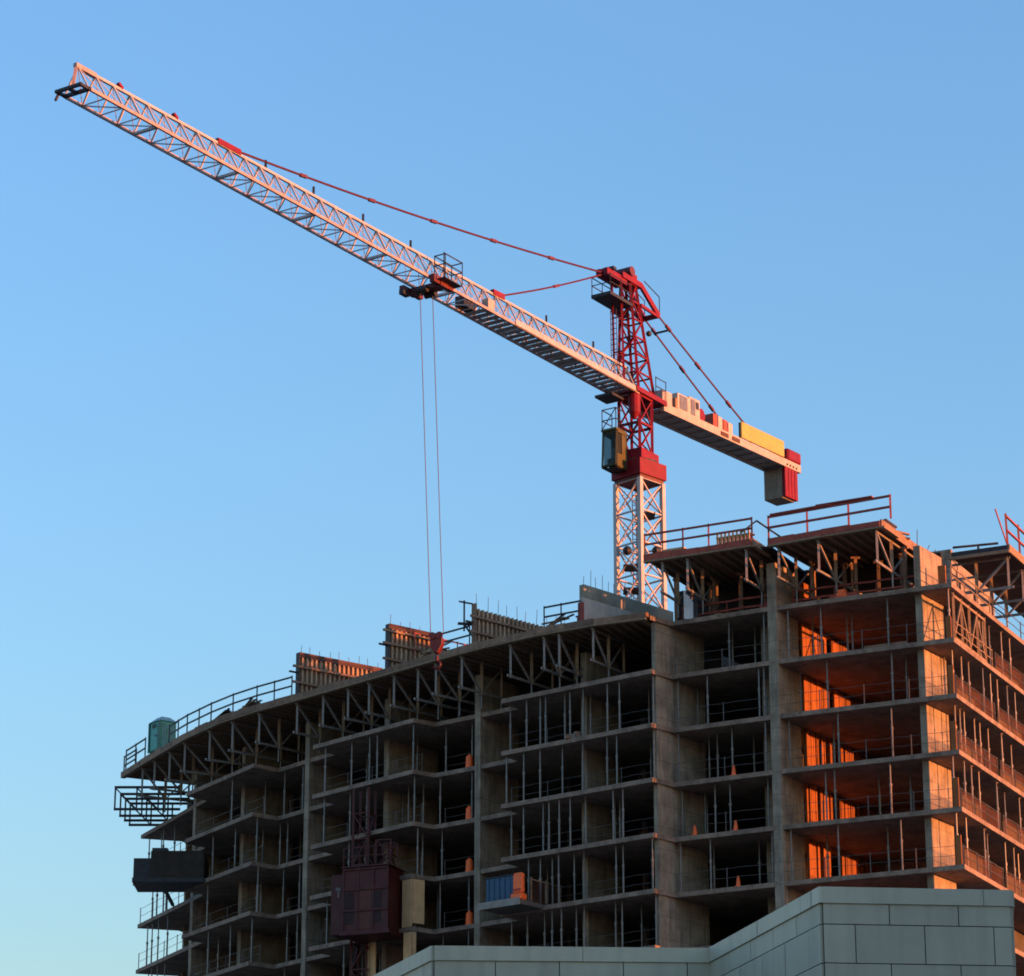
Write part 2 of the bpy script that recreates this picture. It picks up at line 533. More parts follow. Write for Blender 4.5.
def put_prop(p, k, label):
    i = 1 if random.random() < .35 else 0
    src = (proto, proto2)[i]
    o = src if not used[i] else src.copy()
    if used[i]:
        COL.objects.link(o)
    used[i] = True
    o.location = (p.x, p.y, ZL(k) + TH + .002)
    o.rotation_euler = (0, 0, random.uniform(0, 3))
    tag(o, label, 'steel prop', 'steel shoring props between the open floors')
for b, (pxs, top) in POSTS.items():
    d, n = bdir(b)
    p0, q0, words = BAY[b]
    for j, k in enumerate(range(top, top - 5, -1)):
        ln = (q0 - p0).length
        ts = []
        for px in pxs:
            if random.random() < .14 and b not in ('end',):
                continue
            y = {'end': 860, 'two': 830, 'twob': 815, 'hoist': 785, 'drum': 770, 'blue': 740, 'cone': 722, 'warm': 706}[b]
            pt = sight(p0, q0, px, y)[0]
            t = (pt - p0).dot(d) + random.uniform(-.22, .22)
            ts.append((min(max(t, .2), ln - .2), random.choice((.25, .3, .45, .6))))
        if b in ('hoist', 'blue', 'cone', 'warm', 'two'):
            for _ in range(3 if b != 'two' else 2):
                ts.append((random.uniform(.6, ln - .6), random.uniform(1.5, 2.8)))
        ts.sort()
        kk = 0
        last = -9
        for t, ins in ts:
            if t - last < .25:
                continue
            last = t
            put_prop(p0 + d * t + n * ins, k, f'slim steel prop, {ORD[kk]} from left in {words}, {ORD[j]} storey below trusses')
            kk += 1
d, n = bdir('side')
for j, k in enumerate(range(1, -4, -1)):
    ts = [1.3, 2.9, 4.3, 5.6, 6.9, 8.2, 9.5, 10.9]
    kk = 0
    for t in ts:
        if random.random() < .12 or (k == 1 and t < 4):
            continue
        put_prop(rface(t + random.uniform(-.3, .3)) + n * random.choice((.3, .35, .6)), k,
                 f'sunlit steel prop, {ORD[kk]} from corner along right side, {ORD[j]} storey below trusses')
        kk += 1

tp = MB()
tp.bar((0, 0, 0), (0, 0, 2.55), .16)
tp.bar((-.25, 0, 2.62), (.25, 0, 2.62), .14)
tprops = None
for j, (px, ins) in enumerate(((668, 1.0), (690, 2.6), (700, 1.8), (718, 2.9), (729, 1.6), (741, 3.2), (796, 2.8), (803, 1.5), (829, 2.6), (846, 1.7), (861, 3.0), (888, 2.4), (899, 1.2))):
    p0, q0_ = (b4i, mid) if px < 772 else (mid, cor)
    p, _z = sight(p0, q0_, px, 600)
    dd_ = (q0_ - p0).normalized()
    p = p + V((-dd_.y, dd_.x)) * ins
    if tprops is None:
        o = tprops = tp.build('timber_post', 'oldtimber')
    else:
        o = tprops.copy()
        COL.objects.link(o)
    o.location = (p.x, p.y, ZL(2) + TH + .002)
    o.rotation_euler = (0, 0, random.uniform(0, 3))
    tag(o, f'red brown timber post on the top right floor, {ORD[j]} from left', 'timber post', 'timber posts holding up the right decks')

# ------------------------------------------------------------------ slab edge guardrails
def guardrail(p, q, k, label, net=None, m='railsteel', wire=.02, inset=.14):
    d = (q - p).normalized()
    n = V((-d.y, d.x))
    ln = (q - p).length
    a = p + n * inset
    z = ZL(k) + TH
    t = thing('guardrail', label, 'guardrail', (a.x, a.y, z), 'guardrails along the open floor edges')
    for h in (1.05, .55):
        r = MB()
        segs = max(2, int(ln / 1.6))
        for s in range(segs):
            f0, f1 = s / segs, (s + 1) / segs
            sag = .03
            m0 = a + d * (.1 + (ln - .2) * f0)
            m1 = a + d * (.1 + (ln - .2) * f1)
            mm = (m0 + m1) / 2
            r.bar(w3(m0, z + h), w3(mm, z + h - sag), wire)
            r.bar(w3(mm, z + h - sag), w3(m1, z + h), wire)
        r.build('rail', m, t)
    nps = max(2, int(ln / 2.2) + 1)
    for i in range(nps):
        c = a + d * (.12 + (ln - .24) * i / (nps - 1))
        MB().bar(w3(c, z + .002), w3(c, z + 1.1), .05).build('post', m, t)
    if net:
        MB().obox(a, d, n, .15, ln - .15, .03, .036, z + .05, z + 1.0).build('netting', 'net', t)
    return t
for b, top in (('end', 0), ('two', 0), ('twob', 0), ('hoist', 0), ('drum', 0), ('blue', 0), ('cone', 1), ('warm', 1)):
    p0, q0, words = BAY[b]
    for j, k in enumerate(range(top, top - 5, -1)):
        guardrail(p0, q0, k, f'thin wire guardrail along the edge of {words}, {ORD[j]} storey below trusses',
                  inset=(.14 if b in ('end', 'warm', 'cone') else .8), net=False)
for j, k in enumerate(range(2, -4, -1)):
    guardrail(cor + rdir * .3, rface(7.0), k, f'netted guardrail near the corner on the sunlit right side, {ORD[j]} floor from top', net=(k < 1),
              m='timber' if k > 0 else 'railsteel', wire=.05 if k > 0 else .03)
    guardrail(rface(7.3), rface(15), k, f'netted guardrail farther back on the sunlit right side, {ORD[j]} floor from top', net=(k < 2), wire=.03)
# stout red timber rails on the top right floor
for (p0, q0, lab) in ((b4i, mid - (mid - b4i).normalized() * .3, 'red timber guardrail in front of the white sheet, top floor'),
                      (mid + (cor - mid).normalized() * .8, V((21.2, 159.0)), 'red timber guardrail beside the bare corner wall, top floor')):
    guardrail(p0, q0, 2, lab, m='redtimber', wire=.10, inset=1.2)

# ------------------------------------------------------------------ form decks
def deck(label, edge, depth, z0, fascia='redtimber', skew=0, th=.22, end=False):
    """edge: plan points left to right along the outer edge"""
    e = edge
    inner = []
    for i, p in enumerate(e):
        a = e[max(0, i - 1)]
        b = e[min(len(e) - 1, i + 1)]
        d = (b - a).normalized()
        inner.append(p + V((-d.y, d.x)) * depth)
    inner[-1] = inner[-1] - d * skew
    t = thing('formwork_deck', label, 'formwork deck', (e[0].x, e[0].y, z0), 'formwork decks on top of the building')
    MB().prism(e + inner[::-1], z0 + .18, z0 + .18 + th).build('deck_panel', 'oldtimber', t)
    f = MB()
    for p, q in zip(e[:-1], e[1:]):
        d = (q - p).normalized()
        n = V((-d.y, d.x))
        L_ = (q - p).length
        nb_ = max(1, round(L_ / 1.9))
        for i_ in range(nb_):
            o_, z_ = random.uniform(-.025, .02), random.uniform(-.05, .03)
            f.obox(p, d, n, L_ * i_ / nb_ + .006, L_ * (i_ + 1) / nb_ - .006, -.06 + o_, .1 + o_, z0 + .082, z0 + .33 + th * .4 + z_)
    f.build('edge_beam', fascia, t)
    if end:
        p, q = e[-2], e[-1]
        d = (q - p).normalized()
        n = V((-d.y, d.x))
        MB().obox(q, d, n, .006, .09, .02, depth, z0 - .05, z0 + .46).build('end_board', 'oldtimber', t)
        MB().obox(q, d, n, .095, .28, -.1, 2.0, z0 - .06, z0 + .05).build('edge_plank', 'timber', t)
    lip = MB()
    for p, q in zip(e[:-1], e[1:]):
        d = (q - p).normalized()
        n = V((-d.y, d.x))
        L_ = (q - p).length
        nb_ = max(1, round(L_ / 2.6))
        for i_ in range(nb_):
            o_ = random.uniform(-.05, .04)
            lip.obox(p, d, n, L_ * i_ / nb_ + .004, L_ * (i_ + 1) / nb_ - .004, -.1 + o_, .2 + o_, z0 - .03 + o_ * .3, z0 + .06)
    lip.build('edge_plank', 'timber', t)
    j = MB()
    for p, q in zip(e[:-1], e[1:]):
        d = (q - p).normalized()
        n = V((-d.y, d.x))
        L = (q - p).length
        x = .3
        while x < L:
            dj = depth - .3 if not skew or q is not e[-1] else min(depth - .3, max(.5, (depth / skew) * (L - x - .15)))
            j.obox(p, d, n, x, x + .09, .25, dj, z0 - .02, z0 + .178)
            x += .6
    j.build('joist', 'timber', t)
    return t
ZD = 49.8
ledge = [survey(x, y, ZD) for x, y in ((121.5, 778), (147, 763), (184.6, 738), (220, 722), (256, 711), (292, 703), (341.5, 687.5), (400, 671.5),
                                        (436, 660.5), (471.7, 650.5), (540, 634.5), (594.7, 624.7), (646.5, 619))]
# even the sighted curve out so that the edge bends smoothly
sm = [ledge[0]] + [(ledge[i - 1] + ledge[i] * 2 + ledge[i + 1]) / 4 for i in range(1, len(ledge) - 1)] + [ledge[-1]]
ledge = sm
deck('long curved formwork deck with weathered brown edge above the left bays', ledge, 9.0, ZD, 'oldtimber')
ZR = 52.9
r1 = [survey(644, 562.6, ZR), survey(698.8, 554.4, ZR), survey(751.4, 546.2, ZR)]
r2 = [survey(768, 546.7, ZR), survey(821.5, 537, ZR), survey(880, 527.6, ZR)]
deck('red edged formwork deck carrying the wooden pallet beside the crane mast', r1, 6.4, ZR, end=True)
deck('red edged formwork deck over the orange walls, below the counterweight', r2, 6.2, ZR, end=True)
bn = unit(64)
gp = MB().prism([r1[-1] + bn * .7, r2[0] + bn * .5, r2[0] + bn * 6.4, r1[-1] + bn * 6.4], ZR + .02, ZR + .17).build('formwork_deck', 'darkfill')
tag(gp, 'narrow dark deck strip closing the gap between the two red edged decks', 'formwork deck', 'formwork decks on top of the building')
r3 = [V((23.9, 164.2)), V((26.9, 161.9)), ]
d3 = thing('formwork_deck', 'far right formwork deck carrying the sawhorse', 'formwork deck', (26, 163, ZR), 'formwork decks on top of the building')
side_n = unit(153.7)
q0 = V((26.75, 162.0))
MB().obox(q0, rdir, side_n, 0, 16, 0, 3.2, ZR + .14, ZR + .42).build('deck_panel', 'darksteel', d3)
MB().obox(q0, rdir, side_n, 0, 16, -.12, -.003, ZR + .0, ZR + .45).build('edge_beam', 'timber', d3)
MB().obox(q0, rdir, side_n, -.12, -.003, -.1, 3.2, ZR - .04, ZR + .14).build('edge_plank', 'timber', d3)

# form trusses under the decks
TG = 'aluminium form trusses under the decks'
def truss(p, d, n, z, label, h=1.85, reach=2.1, tall=True, m='alu'):
    """p on the deck edge; n inward; z underside of deck"""
    t = thing('form_truss', label, 'form truss', (p.x, p.y, z - h), TG)
    a = p + n * .22
    b = p + n * (.22 + reach * .5)
    c = p + n * (.22 + reach)
    top, bot = z - .02, z - h
    MB().bar(w3(a, bot - .1), w3(a, top), .10, .12).build('post', m, t)
    MB().bar(w3(c, bot - .1), w3(c, top), .17, .17).build('post', 'timber', t)
    MB().bar(w3(a, top - .1), w3(c - n * .1, bot + .08), .09, .11).build('diagonal', m, t)
    MB().bar(w3(p - n * .05, bot), w3(p + n * 6.0, bot), .08, .14).build('bottom_chord', m, t)
    MB().bar(w3(p + n * .1, top - .06), w3(p + n * 6.0, top - .06), .08, .12).build('top_chord', m, t)
    e = p + n * (.22 + reach * 2)
    MB().bar(w3(e, bot + .05), w3(e, top - .1), .12, .12).build('post', 'timber', t)
    MB().bar(w3(e, top - .15), w3(c + n * .15, bot + .1), .08, .08).build('diagonal', m, t)
    if tall:
        MB().tube(w3(c, bot - .9), w3(c, bot - .1), .05, 8).build('screw_jack', 'steel', t)
        MB().tube(w3(e, bot - .9), w3(e, bot - .1), .05, 8).build('screw_jack', 'steel', t)
    return t
def edge_near(px, py, E):
    best = None
    for p, q in zip(E[:-1], E[1:]):
        pt, z = sight(p, q, px, py)
        t = (pt - p).dot((q - p).normalized()) / (q - p).length
        e = 0 if 0 <= t <= 1 else min(abs(t), abs(t - 1))
        if best is None or e < best[0]:
            d = (q - p).normalized()
            best = (e, pt, d)
    d = best[2]
    return best[1], d, V((-d.y, d.x))
lp = [139, 151, 166, 181, 206, 229, 256, 294, 320, 345, 366, 391, 415, 433, 459, 508, 542, 557, 591]
for i, px in enumerate(lp):
    y = 790 - (px - 120) * .34
    p, d, n = edge_near(px, y, ledge)
    truss(p, d, n, ZD - .04, f'grey form truss under the curved deck, {ORD[i]} from its left end', reach=1.6 + .25 * (i % 2))
for i, px in enumerate([661, 686, 745]):
    p, d, n = edge_near(px, 575, r1)
    truss(p, d, n, ZR - .04, f'form truss under the deck carrying the wooden pallet, {ORD[i]} from left', h=1.75, reach=2.0)
for i, px in enumerate([777, 817, 876]):
    p, d, n = edge_near(px, 560, r2)
    truss(p, d, n, ZR - .04, f'form truss under the deck over the orange walls, {ORD[i]} from left', h=1.75, reach=2.0)
for i, tt in enumerate((.6, 3.2, 5.8)):
    truss(q0 + rdir * tt, rdir, side_n, ZR - .04, f'form truss under the far right deck, {ORD[i]} from its near end', h=1.75, reach=1.8)

# long truss lying along the sunlit right edge
t = thing('form_truss', 'long form truss standing along the sunlit right edge beside the corner column', 'form truss', (23.5, 159, ZL(1) + TH), TG)
zz = ZL(1) + TH
f0 = cor + rdir * .5 + side_n * .15
for h, nm in ((.12, 'bottom_chord'), (2.45, 'top_chord')):
    MB().bar(w3(f0, zz + h), w3(f0 + rdir * 5.4, zz + h), .1, .14).build(nm, 'timber', t)
for i in range(5):
    a = f0 + rdir * (1.3 * i + .1)
    MB().bar(w3(a, zz + .002), w3(a, zz + 2.6), .13).build('post', 'timber', t)
    if i < 4:
        b = f0 + rdir * (1.3 * i + 1.3)
        MB().bar(w3(a, zz + (2.3 if i % 2 else .25)), w3(b, zz + (.25 if i % 2 else 2.3)), .09).build('diagonal', 'timber', t)

# truss ends jutting out past the left end of the building
for i, (yy, zb, x0) in enumerate(((199.5, 47.35, -25.75), (201.2, 47.3, -25.6), (203.0, 47.4, -25.5), (204.8, 47.5, -25.4))):
    t = thing('form_truss', f'dark form truss jutting out past the left end, {ORD[i]} from the front', 'form truss', (x0 + 1.5, yy, zb), TG)
    x1 = x0 + 4.3
    for zc, nm in ((zb, 'bottom_chord'), (zb + 1.45, 'top_chord')):
        MB().bar((x0 if zc == zb else x0 + .0, yy, zc), (x1, yy, zc), .12, .15).build(nm, 'darksteel', t)
    for j in range(3):
        x = x0 + .06 + 1.4 * j
        MB().bar((x, yy, zb), (x, yy, zb + 1.45), .1).build('post', 'darksteel', t)
        if j < 2:
            MB().bar((x, yy, zb + 1.4), (x + 1.35, yy, zb + .05), .08).build('diagonal', 'darksteel', t)

# ------------------------------------------------------------------ deck guardrails
def deck_rail(pts, z, label, m='darksteel', h=1.1, posts=None, w=.07, boards=False, ins=.12):
    t = thing('deck_guardrail', label, 'guardrail', (pts[0].x, pts[0].y, z), 'guardrails round the top decks')
    P = []
    for i, p in enumerate(pts):
        a, b = pts[max(0, i - 1)], pts[min(len(pts) - 1, i + 1)]
        d = (b - a).normalized()
        P.append(p + V((-d.y, d.x)) * ins)
    for hh in (h, h * .52):
        r = MB()
        for p, q in zip(P[:-1], P[1:]):
            r.bar(w3(p, z + hh), w3(q, z + hh), w, w * 1.3)
        r.build('rail', m, t)
    for p, q in zip(P[:-1], P[1:]):
        L = (q - p).length
        n = max(1, round(L / 2.0))
        for i in range(n):
            c = p + (q - p) * (i / n)
            MB().bar(w3(c, z + .0), w3(c, z + h + .08), w * 1.1).build('post', m, t)
    MB().bar(w3(P[-1], z), w3(P[-1], z + h + .08), w * 1.1).build('post', m, t)
    if boards:
        p, q = P[0], P[-1]
        d = (q - p)
        MB().bar(w3(p + d * .02, z + h + .09), w3(p + d * .52, z + h + .1), .22, .10).build('board', m, t)
        MB().bar(w3(p + d * .40, z + h + .16), w3(p + d * .86, z + h + .12), .22, .08).build('board', m, t)
    return t
zt = ZD + .45
def le(px, py): return edge_near(px, py, ledge)[0]
deck_rail([le(122, 775), le(134, 768)], zt - .3, 'dark guardrail at the left tip of the curved deck', h=1.25)
deck_rail([le(124, 770), le(143, 762)], zt + .0, 'dark guardrail left of the green cabin', h=1.3)
deck_rail([le(167, 750), le(185, 738), le(209, 727), le(231, 719), le(255, 711), le(290, 703)], zt, 'long dark guardrail between green cabin and first wall form', h=1.15)
deck_rail([le(437, 660), le(468, 652)], zt, 'dark guardrail right behind the hook block', h=1.1)
deck_rail([le(543, 634), le(560, 631), le(579, 628)], zt, 'dark guardrail left of the bare concrete roof wall', m='darksteel', h=1.15)
zr = ZR + .45
deck_rail([r1[0], r1[0] + (r1[-1] - r1[0]) * .36, r1[0] + (r1[-1] - r1[0]) * .6, r1[-1]], zr, 'red guardrail in front of the wooden pallet', m='redform', h=1.15, w=.08)
deck_rail([r2[0] + (r2[-1] - r2[0]) * .0, r2[0] + (r2[-1] - r2[0]) * .35, r2[0] + (r2[-1] - r2[0]) * .72, r2[-1] + (r2[-1] - r2[0]) * .09], zr,
          'red guardrail with planks laid along its top, below the counterweight', m='redform', h=1.25, w=.09, boards=True)
e0 = r1[-1]
gx = thing('deck_guardrail', 'bent dark rail bridging the gap between the two right decks', 'guardrail', (e0.x, e0.y, zr), 'guardrails round the top decks')
a, b = r1[-1], r2[0]
MB().bar(w3(a - (b - a) * .6, zr + .3), w3(a + (b - a) * .35, zr + 1.0), .08).build('rail', 'darksteel', gx)
MB().bar(w3(a + (b - a) * .35, zr + 1.0), w3(b + (b - a) * .8, zr + .1), .08).build('rail', 'darksteel', gx)
fr = thing('deck_guardrail', 'pink lit guardrail at the far right edge of the picture', 'guardrail', (q0.x, q0.y, zr), 'guardrails round the top decks')
for hh in (1.6, .8):
    MB().bar(w3(q0 - V((0, 0)) + rdir * .05, zr + hh), w3(q0 + rdir * 9, zr + hh * .9), .1).build('rail', 'redform', fr)
for i in range(5):
    c = q0 + rdir * (.1 + 2.2 * i) + side_n * .02
    MB().bar(w3(c, zr - .02), w3(c - rdir * .12, zr + 1.75), .1).build('post', 'redform', fr)
MB().bar(w3(q0 + rdir * .1 + side_n * .04, zr), w3(q0 + rdir * -.6 + side_n * .4, zr + 1.9), .06).build('brace', 'redform', fr)

# ------------------------------------------------------------------ wall forms and the roof wall
def rebar(t, p, d, ln, z, n, off=0.0, hmin=.5, hmax=1.1):
    nn = V((-d.y, d.x))
    for i in range(n):
        c = p + d * (ln * (i + .3) / n + random.uniform(-.06, .06)) + nn * (off + random.uniform(-.1, .1))
        MB().bar(w3(c, z - .3), w3(c + V((random.uniform(-.05, .05), 0)), z + random.uniform(hmin, hmax)), .028).build('rebar', 'rust', t)
def wallform(px, py, ang, ln, h, label, tiers=1, redtop=True, notch=None, z=ZD + .4, nreb=10):
    p, d_, n_ = edge_near(px, py, ledge)
    d = unit(ang)
    p = p + d * .25
    nn = V((d.y, -d.x))                       # right-front side
    t = thing('wall_form', label, 'wall formwork', (p.x, p.y, z), 'timber wall forms on the curved deck')
    L1 = ln if notch is None else notch
    MB().obox(p, d, nn, 0, L1, -.10, .08, z, z + h - .34).build('sheathing', 'oldtimber', t)
    if notch:
        MB().obox(p, d, nn, L1 + .004, ln, -.10, .08, z, z + h - .75).build('sheathing', 'oldtimber', t)
    st = MB()
    x = .12
    while x < ln - .1:
        hh = h - .32 if x < L1 else h - .72
        st.obox(p, d, nn, x, x + .11, .083, .22, z + .02, z + hh)
        x += .33
    st.build('stud', 'timber2', t)
    for f in ((.25, .62) if tiers == 1 else (.18, .52, .8)):
        MB().obox(p, d, nn, -.55, ln * random.uniform(.62, .95), .225, .36, z + h * f, z + h * f + .13).build('waler', 'oldtimber', t)
    if redtop:
        tp = MB()
        tp.obox(p, d, nn, -.03, L1, -.14, .2, z + h - .315, z + h)
        if notch:
            tp.obox(p, d, nn, L1 + .1, ln, -.14, .2, z + h - .715, z + h - .42)
        tp.build('top_board', 'redtop', t)
    MB().obox(p, d, nn, -.09, -.034, -.14, .22, z, z + h - .02).build('end_board', 'darksteel' if redtop else 'oldtimber', t)
    MB().obox(p, d, nn, -.6, -.1, -.1, 0, z + h * .52, z + h * .52 + .1).build('bracket', 'darksteel', t)
    rebar(t, p, d, ln, z + h, nreb, off=.0, hmin=.3, hmax=.65)
    return t
wallform(294, 703, 37, 9.6, 2.65, 'largest ribbed timber wall form, near the left end, with stepped red top', notch=6.0, nreb=14)
wallform(384, 676, 39, 3.6, 2.75, 'short ribbed timber wall form left of the hook block, red top', tiers=2, nreb=5)
f3 = wallform(471, 651, 43.5, 9.2, 2.45, 'ribbed bare timber wall form right of the hook block', redtop=False, nreb=12)
# little work bracket standing in front of the third form
p3 = le(464, 652)
wbk = thing('work_bracket', 'small dark bracket with posts at the left of the third wall form', 'bracket', (p3.x, p3.y, ZD + .45))
MB().bar(w3(p3, ZD + 1.3), w3(p3, ZD + 3.1), .1).build('post', 'darksteel', wbk)
MB().bar(w3(p3 + V((-.35, 0)), ZD + 1.75), w3(p3 + V((.55, .2)), ZD + 1.75), .2, .12).build('shelf', 'darksteel', wbk)
MB().bar(w3(p3 + V((-.3, 0)), ZD + 3.05), w3(p3 + V((.5, .2)), ZD + 2.95), .08).build('arm', 'darksteel', wbk)
MB().bar(w3(p3 + V((.5, .2)), ZD + 1.0), w3(p3, ZD + 1.7), .08).build('brace', 'darksteel', wbk)
# red rails receding behind the hook
p4 = le(398, 672) + V((.9, 1.2))
deck_rail([p4, p4 + unit(40) * 3.2, p4 + unit(40) * 5.2], zt + .9, 'thin red guardrail behind the hook block', m='redform', h=1.3, w=.06, ins=0)
# bare concrete roof wall beside the mast
p5, d_, n_ = edge_near(580, 628, ledge)
d5 = unit(46)
p5 = p5 + d5 * .2
rw = thing('roof_wall', 'bare concrete wall with starter bars on the deck beside the crane mast', 'concrete wall', (p5.x, p5.y, ZD + .4))
nn5 = V((d5.y, -d5.x))
MB().obox(p5, d5, nn5, 0, 7.6, -.2, .1, ZD + .4, ZD + 1.8).build('lower_lift', 'paleconc', rw)
MB().obox(p5, d5, nn5, 0, 7.5, -.21, .112, ZD + 1.803, ZD + 2.55).build('upper_lift', 'wetconc', rw)
MB().obox(p5, d5, nn5, -.13, -.004, -.22, .14, ZD + .4, ZD + 1.5).build('end_board', 'redform', rw)
rebar(rw, p5, d5, 5.6, ZD + 2.55, 11, off=.1, hmin=.5, hmax=1.0)
# rebar, corner block and small bits on the right
cw = thing('rebar_cage', 'few loose starter bars sticking up from the bare corner wall', 'starter bars', (22, 160, ZL(2) + 2.5))
for a, b, c in ((0.0, 0, .9), (.5, .9, .35), (.9, 1.5, .3)):
    MB().bar((21.5 + a, 159.35 + b, ZL(2) + 2.3), (21.5 + a + .05 + .25 * (a > .3), 159.35 + b, ZL(2) + 2.55 + c), .035).build('rebar', 'rust', cw)
ring = MB()
rc = V((23.4, 161.4))
for i in range(9):
    a0, a1 = R(-30 + 24 * i), R(-6 + 24 * i)
    ring.bar((rc.x + .5 * math.cos(a0), rc.y, ZL(2) + 2.0 + .5 * math.sin(a0)), (rc.x + .5 * math.cos(a1), rc.y, ZL(2) + 2.0 + .5 * math.sin(a1)), .04)
ring.bar((rc.x + .45, rc.y, ZL(2) + .13), (rc.x + .45, rc.y, ZL(2) + 1.8), .06)
tag(ring.build('looped_cable', 'darksteel'), 'looped dark cable standing up beside the lit corner wall', 'cable')

# ------------------------------------------------------------------ loose things on the decks
# green cabin
p, d, n = edge_near(154, 757, ledge)
gb_o = p + n * .55
ang = R(-52)
ux, uy = unit(-52), unit(38)
gc = thing('site_cabin', 'green portable cabin with pointed top at the left end of the deck', 'cabin', (gb_o.x, gb_o.y, ZD + .4))
h0 = ZD + .4
MB().obox(gb_o, ux, uy, -.62, .62, -.62, .62, h0, h0 + 1.95).build('body', 'green', gc, .05)
rf = MB()
rf.hexa([w3(gb_o + ux * a + uy * b, h0 + 1.955) for a, b in ((-.68, -.68), (.68, -.68), (.68, .68), (-.68, .68))] +
        [w3(gb_o + ux * a + uy * b, h0 + 2.3) for a, b in ((-.3, -.3), (.3, -.3), (.3, .3), (-.3, .3))])
rf.build('roof', mat('pale_green_roof', (.22, .34, .33), .5), gc)
MB().obox(gb_o, ux, uy, -.42, .42, -.66, -.622, h0 + .1, h0 + 1.85).build('door', mat('door_green', (.05, .33, .27), .5, var=.3), gc)
MB().obox(gb_o, ux, uy, .622, .65, -.5, .5, h0 + .15, h0 + 1.8).build('side_panel', mat('panel_green', (.04, .20, .17), .5, var=.4), gc)
for a in (-.6, .6):
    MB().obox(gb_o, ux, uy, a - .06, a + .06, -.7, -.625, h0, h0 + 1.95).build('corner_post', mat('post_green', (.02, .14, .12), .5), gc)
MB().obox(gb_o, ux, uy, .12, .34, -.685, -.664, h0 + .95, h0 + 1.05).build('door_latch', 'darksteel', gc)
vs = MB()
for i_ in range(4):
    vs.obox(gb_o, ux, uy, -.25, .25, -.68, -.664, h0 + 1.55 + .07 * i_, h0 + 1.59 + .07 * i_)
vs.build('vent', 'darksteel', gc)
# pallet stack
c = r1[0] + (r1[-1] - r1[0]) * .79
dd = (r1[-1] - r1[0]).normalized()
nn = V((-dd.y, dd.x))
pl = thing('pallet_stack', 'orange lit wooden pallets standing on the deck behind the red rail', 'pallets', (c.x, c.y, ZR + .4))
c = c + nn * .7
for k in range(2):
    pm = MB()
    for i in range(9):
        pm.obox(c, dd, nn, -1.0 + .23 * i, -.9 + .23 * i, .3 * k, .3 * k + .05, ZR + .4, ZR + 1.25 - .15 * k)
    pm.obox(c, dd, nn, -1.05, 1.1, .3 * k + .053, .3 * k + .12, ZR + .5, ZR + .62)
    pm.obox(c, dd, nn, -1.05, 1.1, .3 * k + .053, .3 * k + .12, ZR + .95, ZR + 1.05)
    pm.build('pallet', 'plypale' if k == 0 else 'timber', pl)
pk = MB().obox(c, dd, nn, -1.5, 1.3, -.25, .2, ZR + .4, ZR + .52)
pk.build('base_board', 'timber', pl)
# timbers in front of the mast
c = r1[0] + dd * 1.2 + nn * .8
ts = thing('timber_stack', 'small stack of pale timbers on the deck in front of the mast', 'timber', (c.x, c.y, ZR + .4))
for i in range(4):
    MB().obox(c, dd, nn, -.8 + .1 * i, 1.2 - .15 * i, .06 * i, .06 * i + .3, ZR + .4 + .13 * i, ZR + .52 + .13 * i).build('timber', 'plypale' if i % 2 else 'timber', ts)
# sawhorse on the far right deck
c = V((26.2, 164.8))
sh = thing('sawhorse', 'dark sawhorse table standing on the far right deck', 'sawhorse', (c.x, c.y, ZR + .42))
MB().bar((c.x - 2.0, c.y, ZR + 1.15), (c.x + .5, c.y, ZR + 1.4), .2, .08).build('beam', 'darksteel', sh)
for xx in (-.6, .35):
    for s in (-.18, .18):
        MB().bar((c.x + xx, c.y, ZR + 1.2), (c.x + xx + s, c.y + s, ZR + .42), .07).build('leg', 'darksteel', sh)
MB().box(c.x + .2, c.x + .75, c.y - .2, c.y + .2, ZR + .42, ZR + .95).build('crate', 'timber', sh)
# debris pile beside the corner wall top
db = thing('lumber_pile', 'dark jumble of lumber on the deck end above the bare corner wall', 'lumber', (20.2, 160.5, ZR + .4))
for i in range(9):
    a = V((19.4 + random.uniform(-.3, .5), 158.7 + random.uniform(0, 2.0)))
    b_ = a + unit(random.uniform(20, 80)) * random.uniform(.9, 1.9)
    MB().bar(w3(a, ZR + .45 + .05 * i), w3(b_, ZR + .38 + .035 * i), .16, .09).build('plank', random.choice(('oldtimber', 'darksteel', 'timber')), db)
# white sheet and the dark bundle by it on the top right floor
p, d, n = edge_near(686, 608, [b4i, mid])
ws = thing('white_sheet', 'white sheet hanging over a dark rail on the top right floor', 'sheet', (p.x, p.y, ZL(2) + TH))
c = p + n * .35
sheet = MB()
for i in range(5):
    f = .12 * i
    sheet.obox(c, d, n, -.3 + f + .002, -.3 + f + .118, .02 * (i % 2), .02 * (i % 2) + .05, ZL(2) + TH + .15 - .02 * i, ZL(2) + TH + 1.75 - .17 * i)
sheet.build('sheet', 'whitesheet', ws)
MB().bar(w3(c - d * .4 + n * .06, ZL(2) + TH + 1.75), w3(c + d * .9 + n * .06, ZL(2) + TH + 1.0), .1).build('rail', 'darksteel', ws)
MB().bar(w3(c + d * .35 + n * .1, ZL(2) + TH + .01), w3(c + d * .35 + n * .1, ZL(2) + TH + 1.6), .3, .25).build('post', 'darksteel', ws)
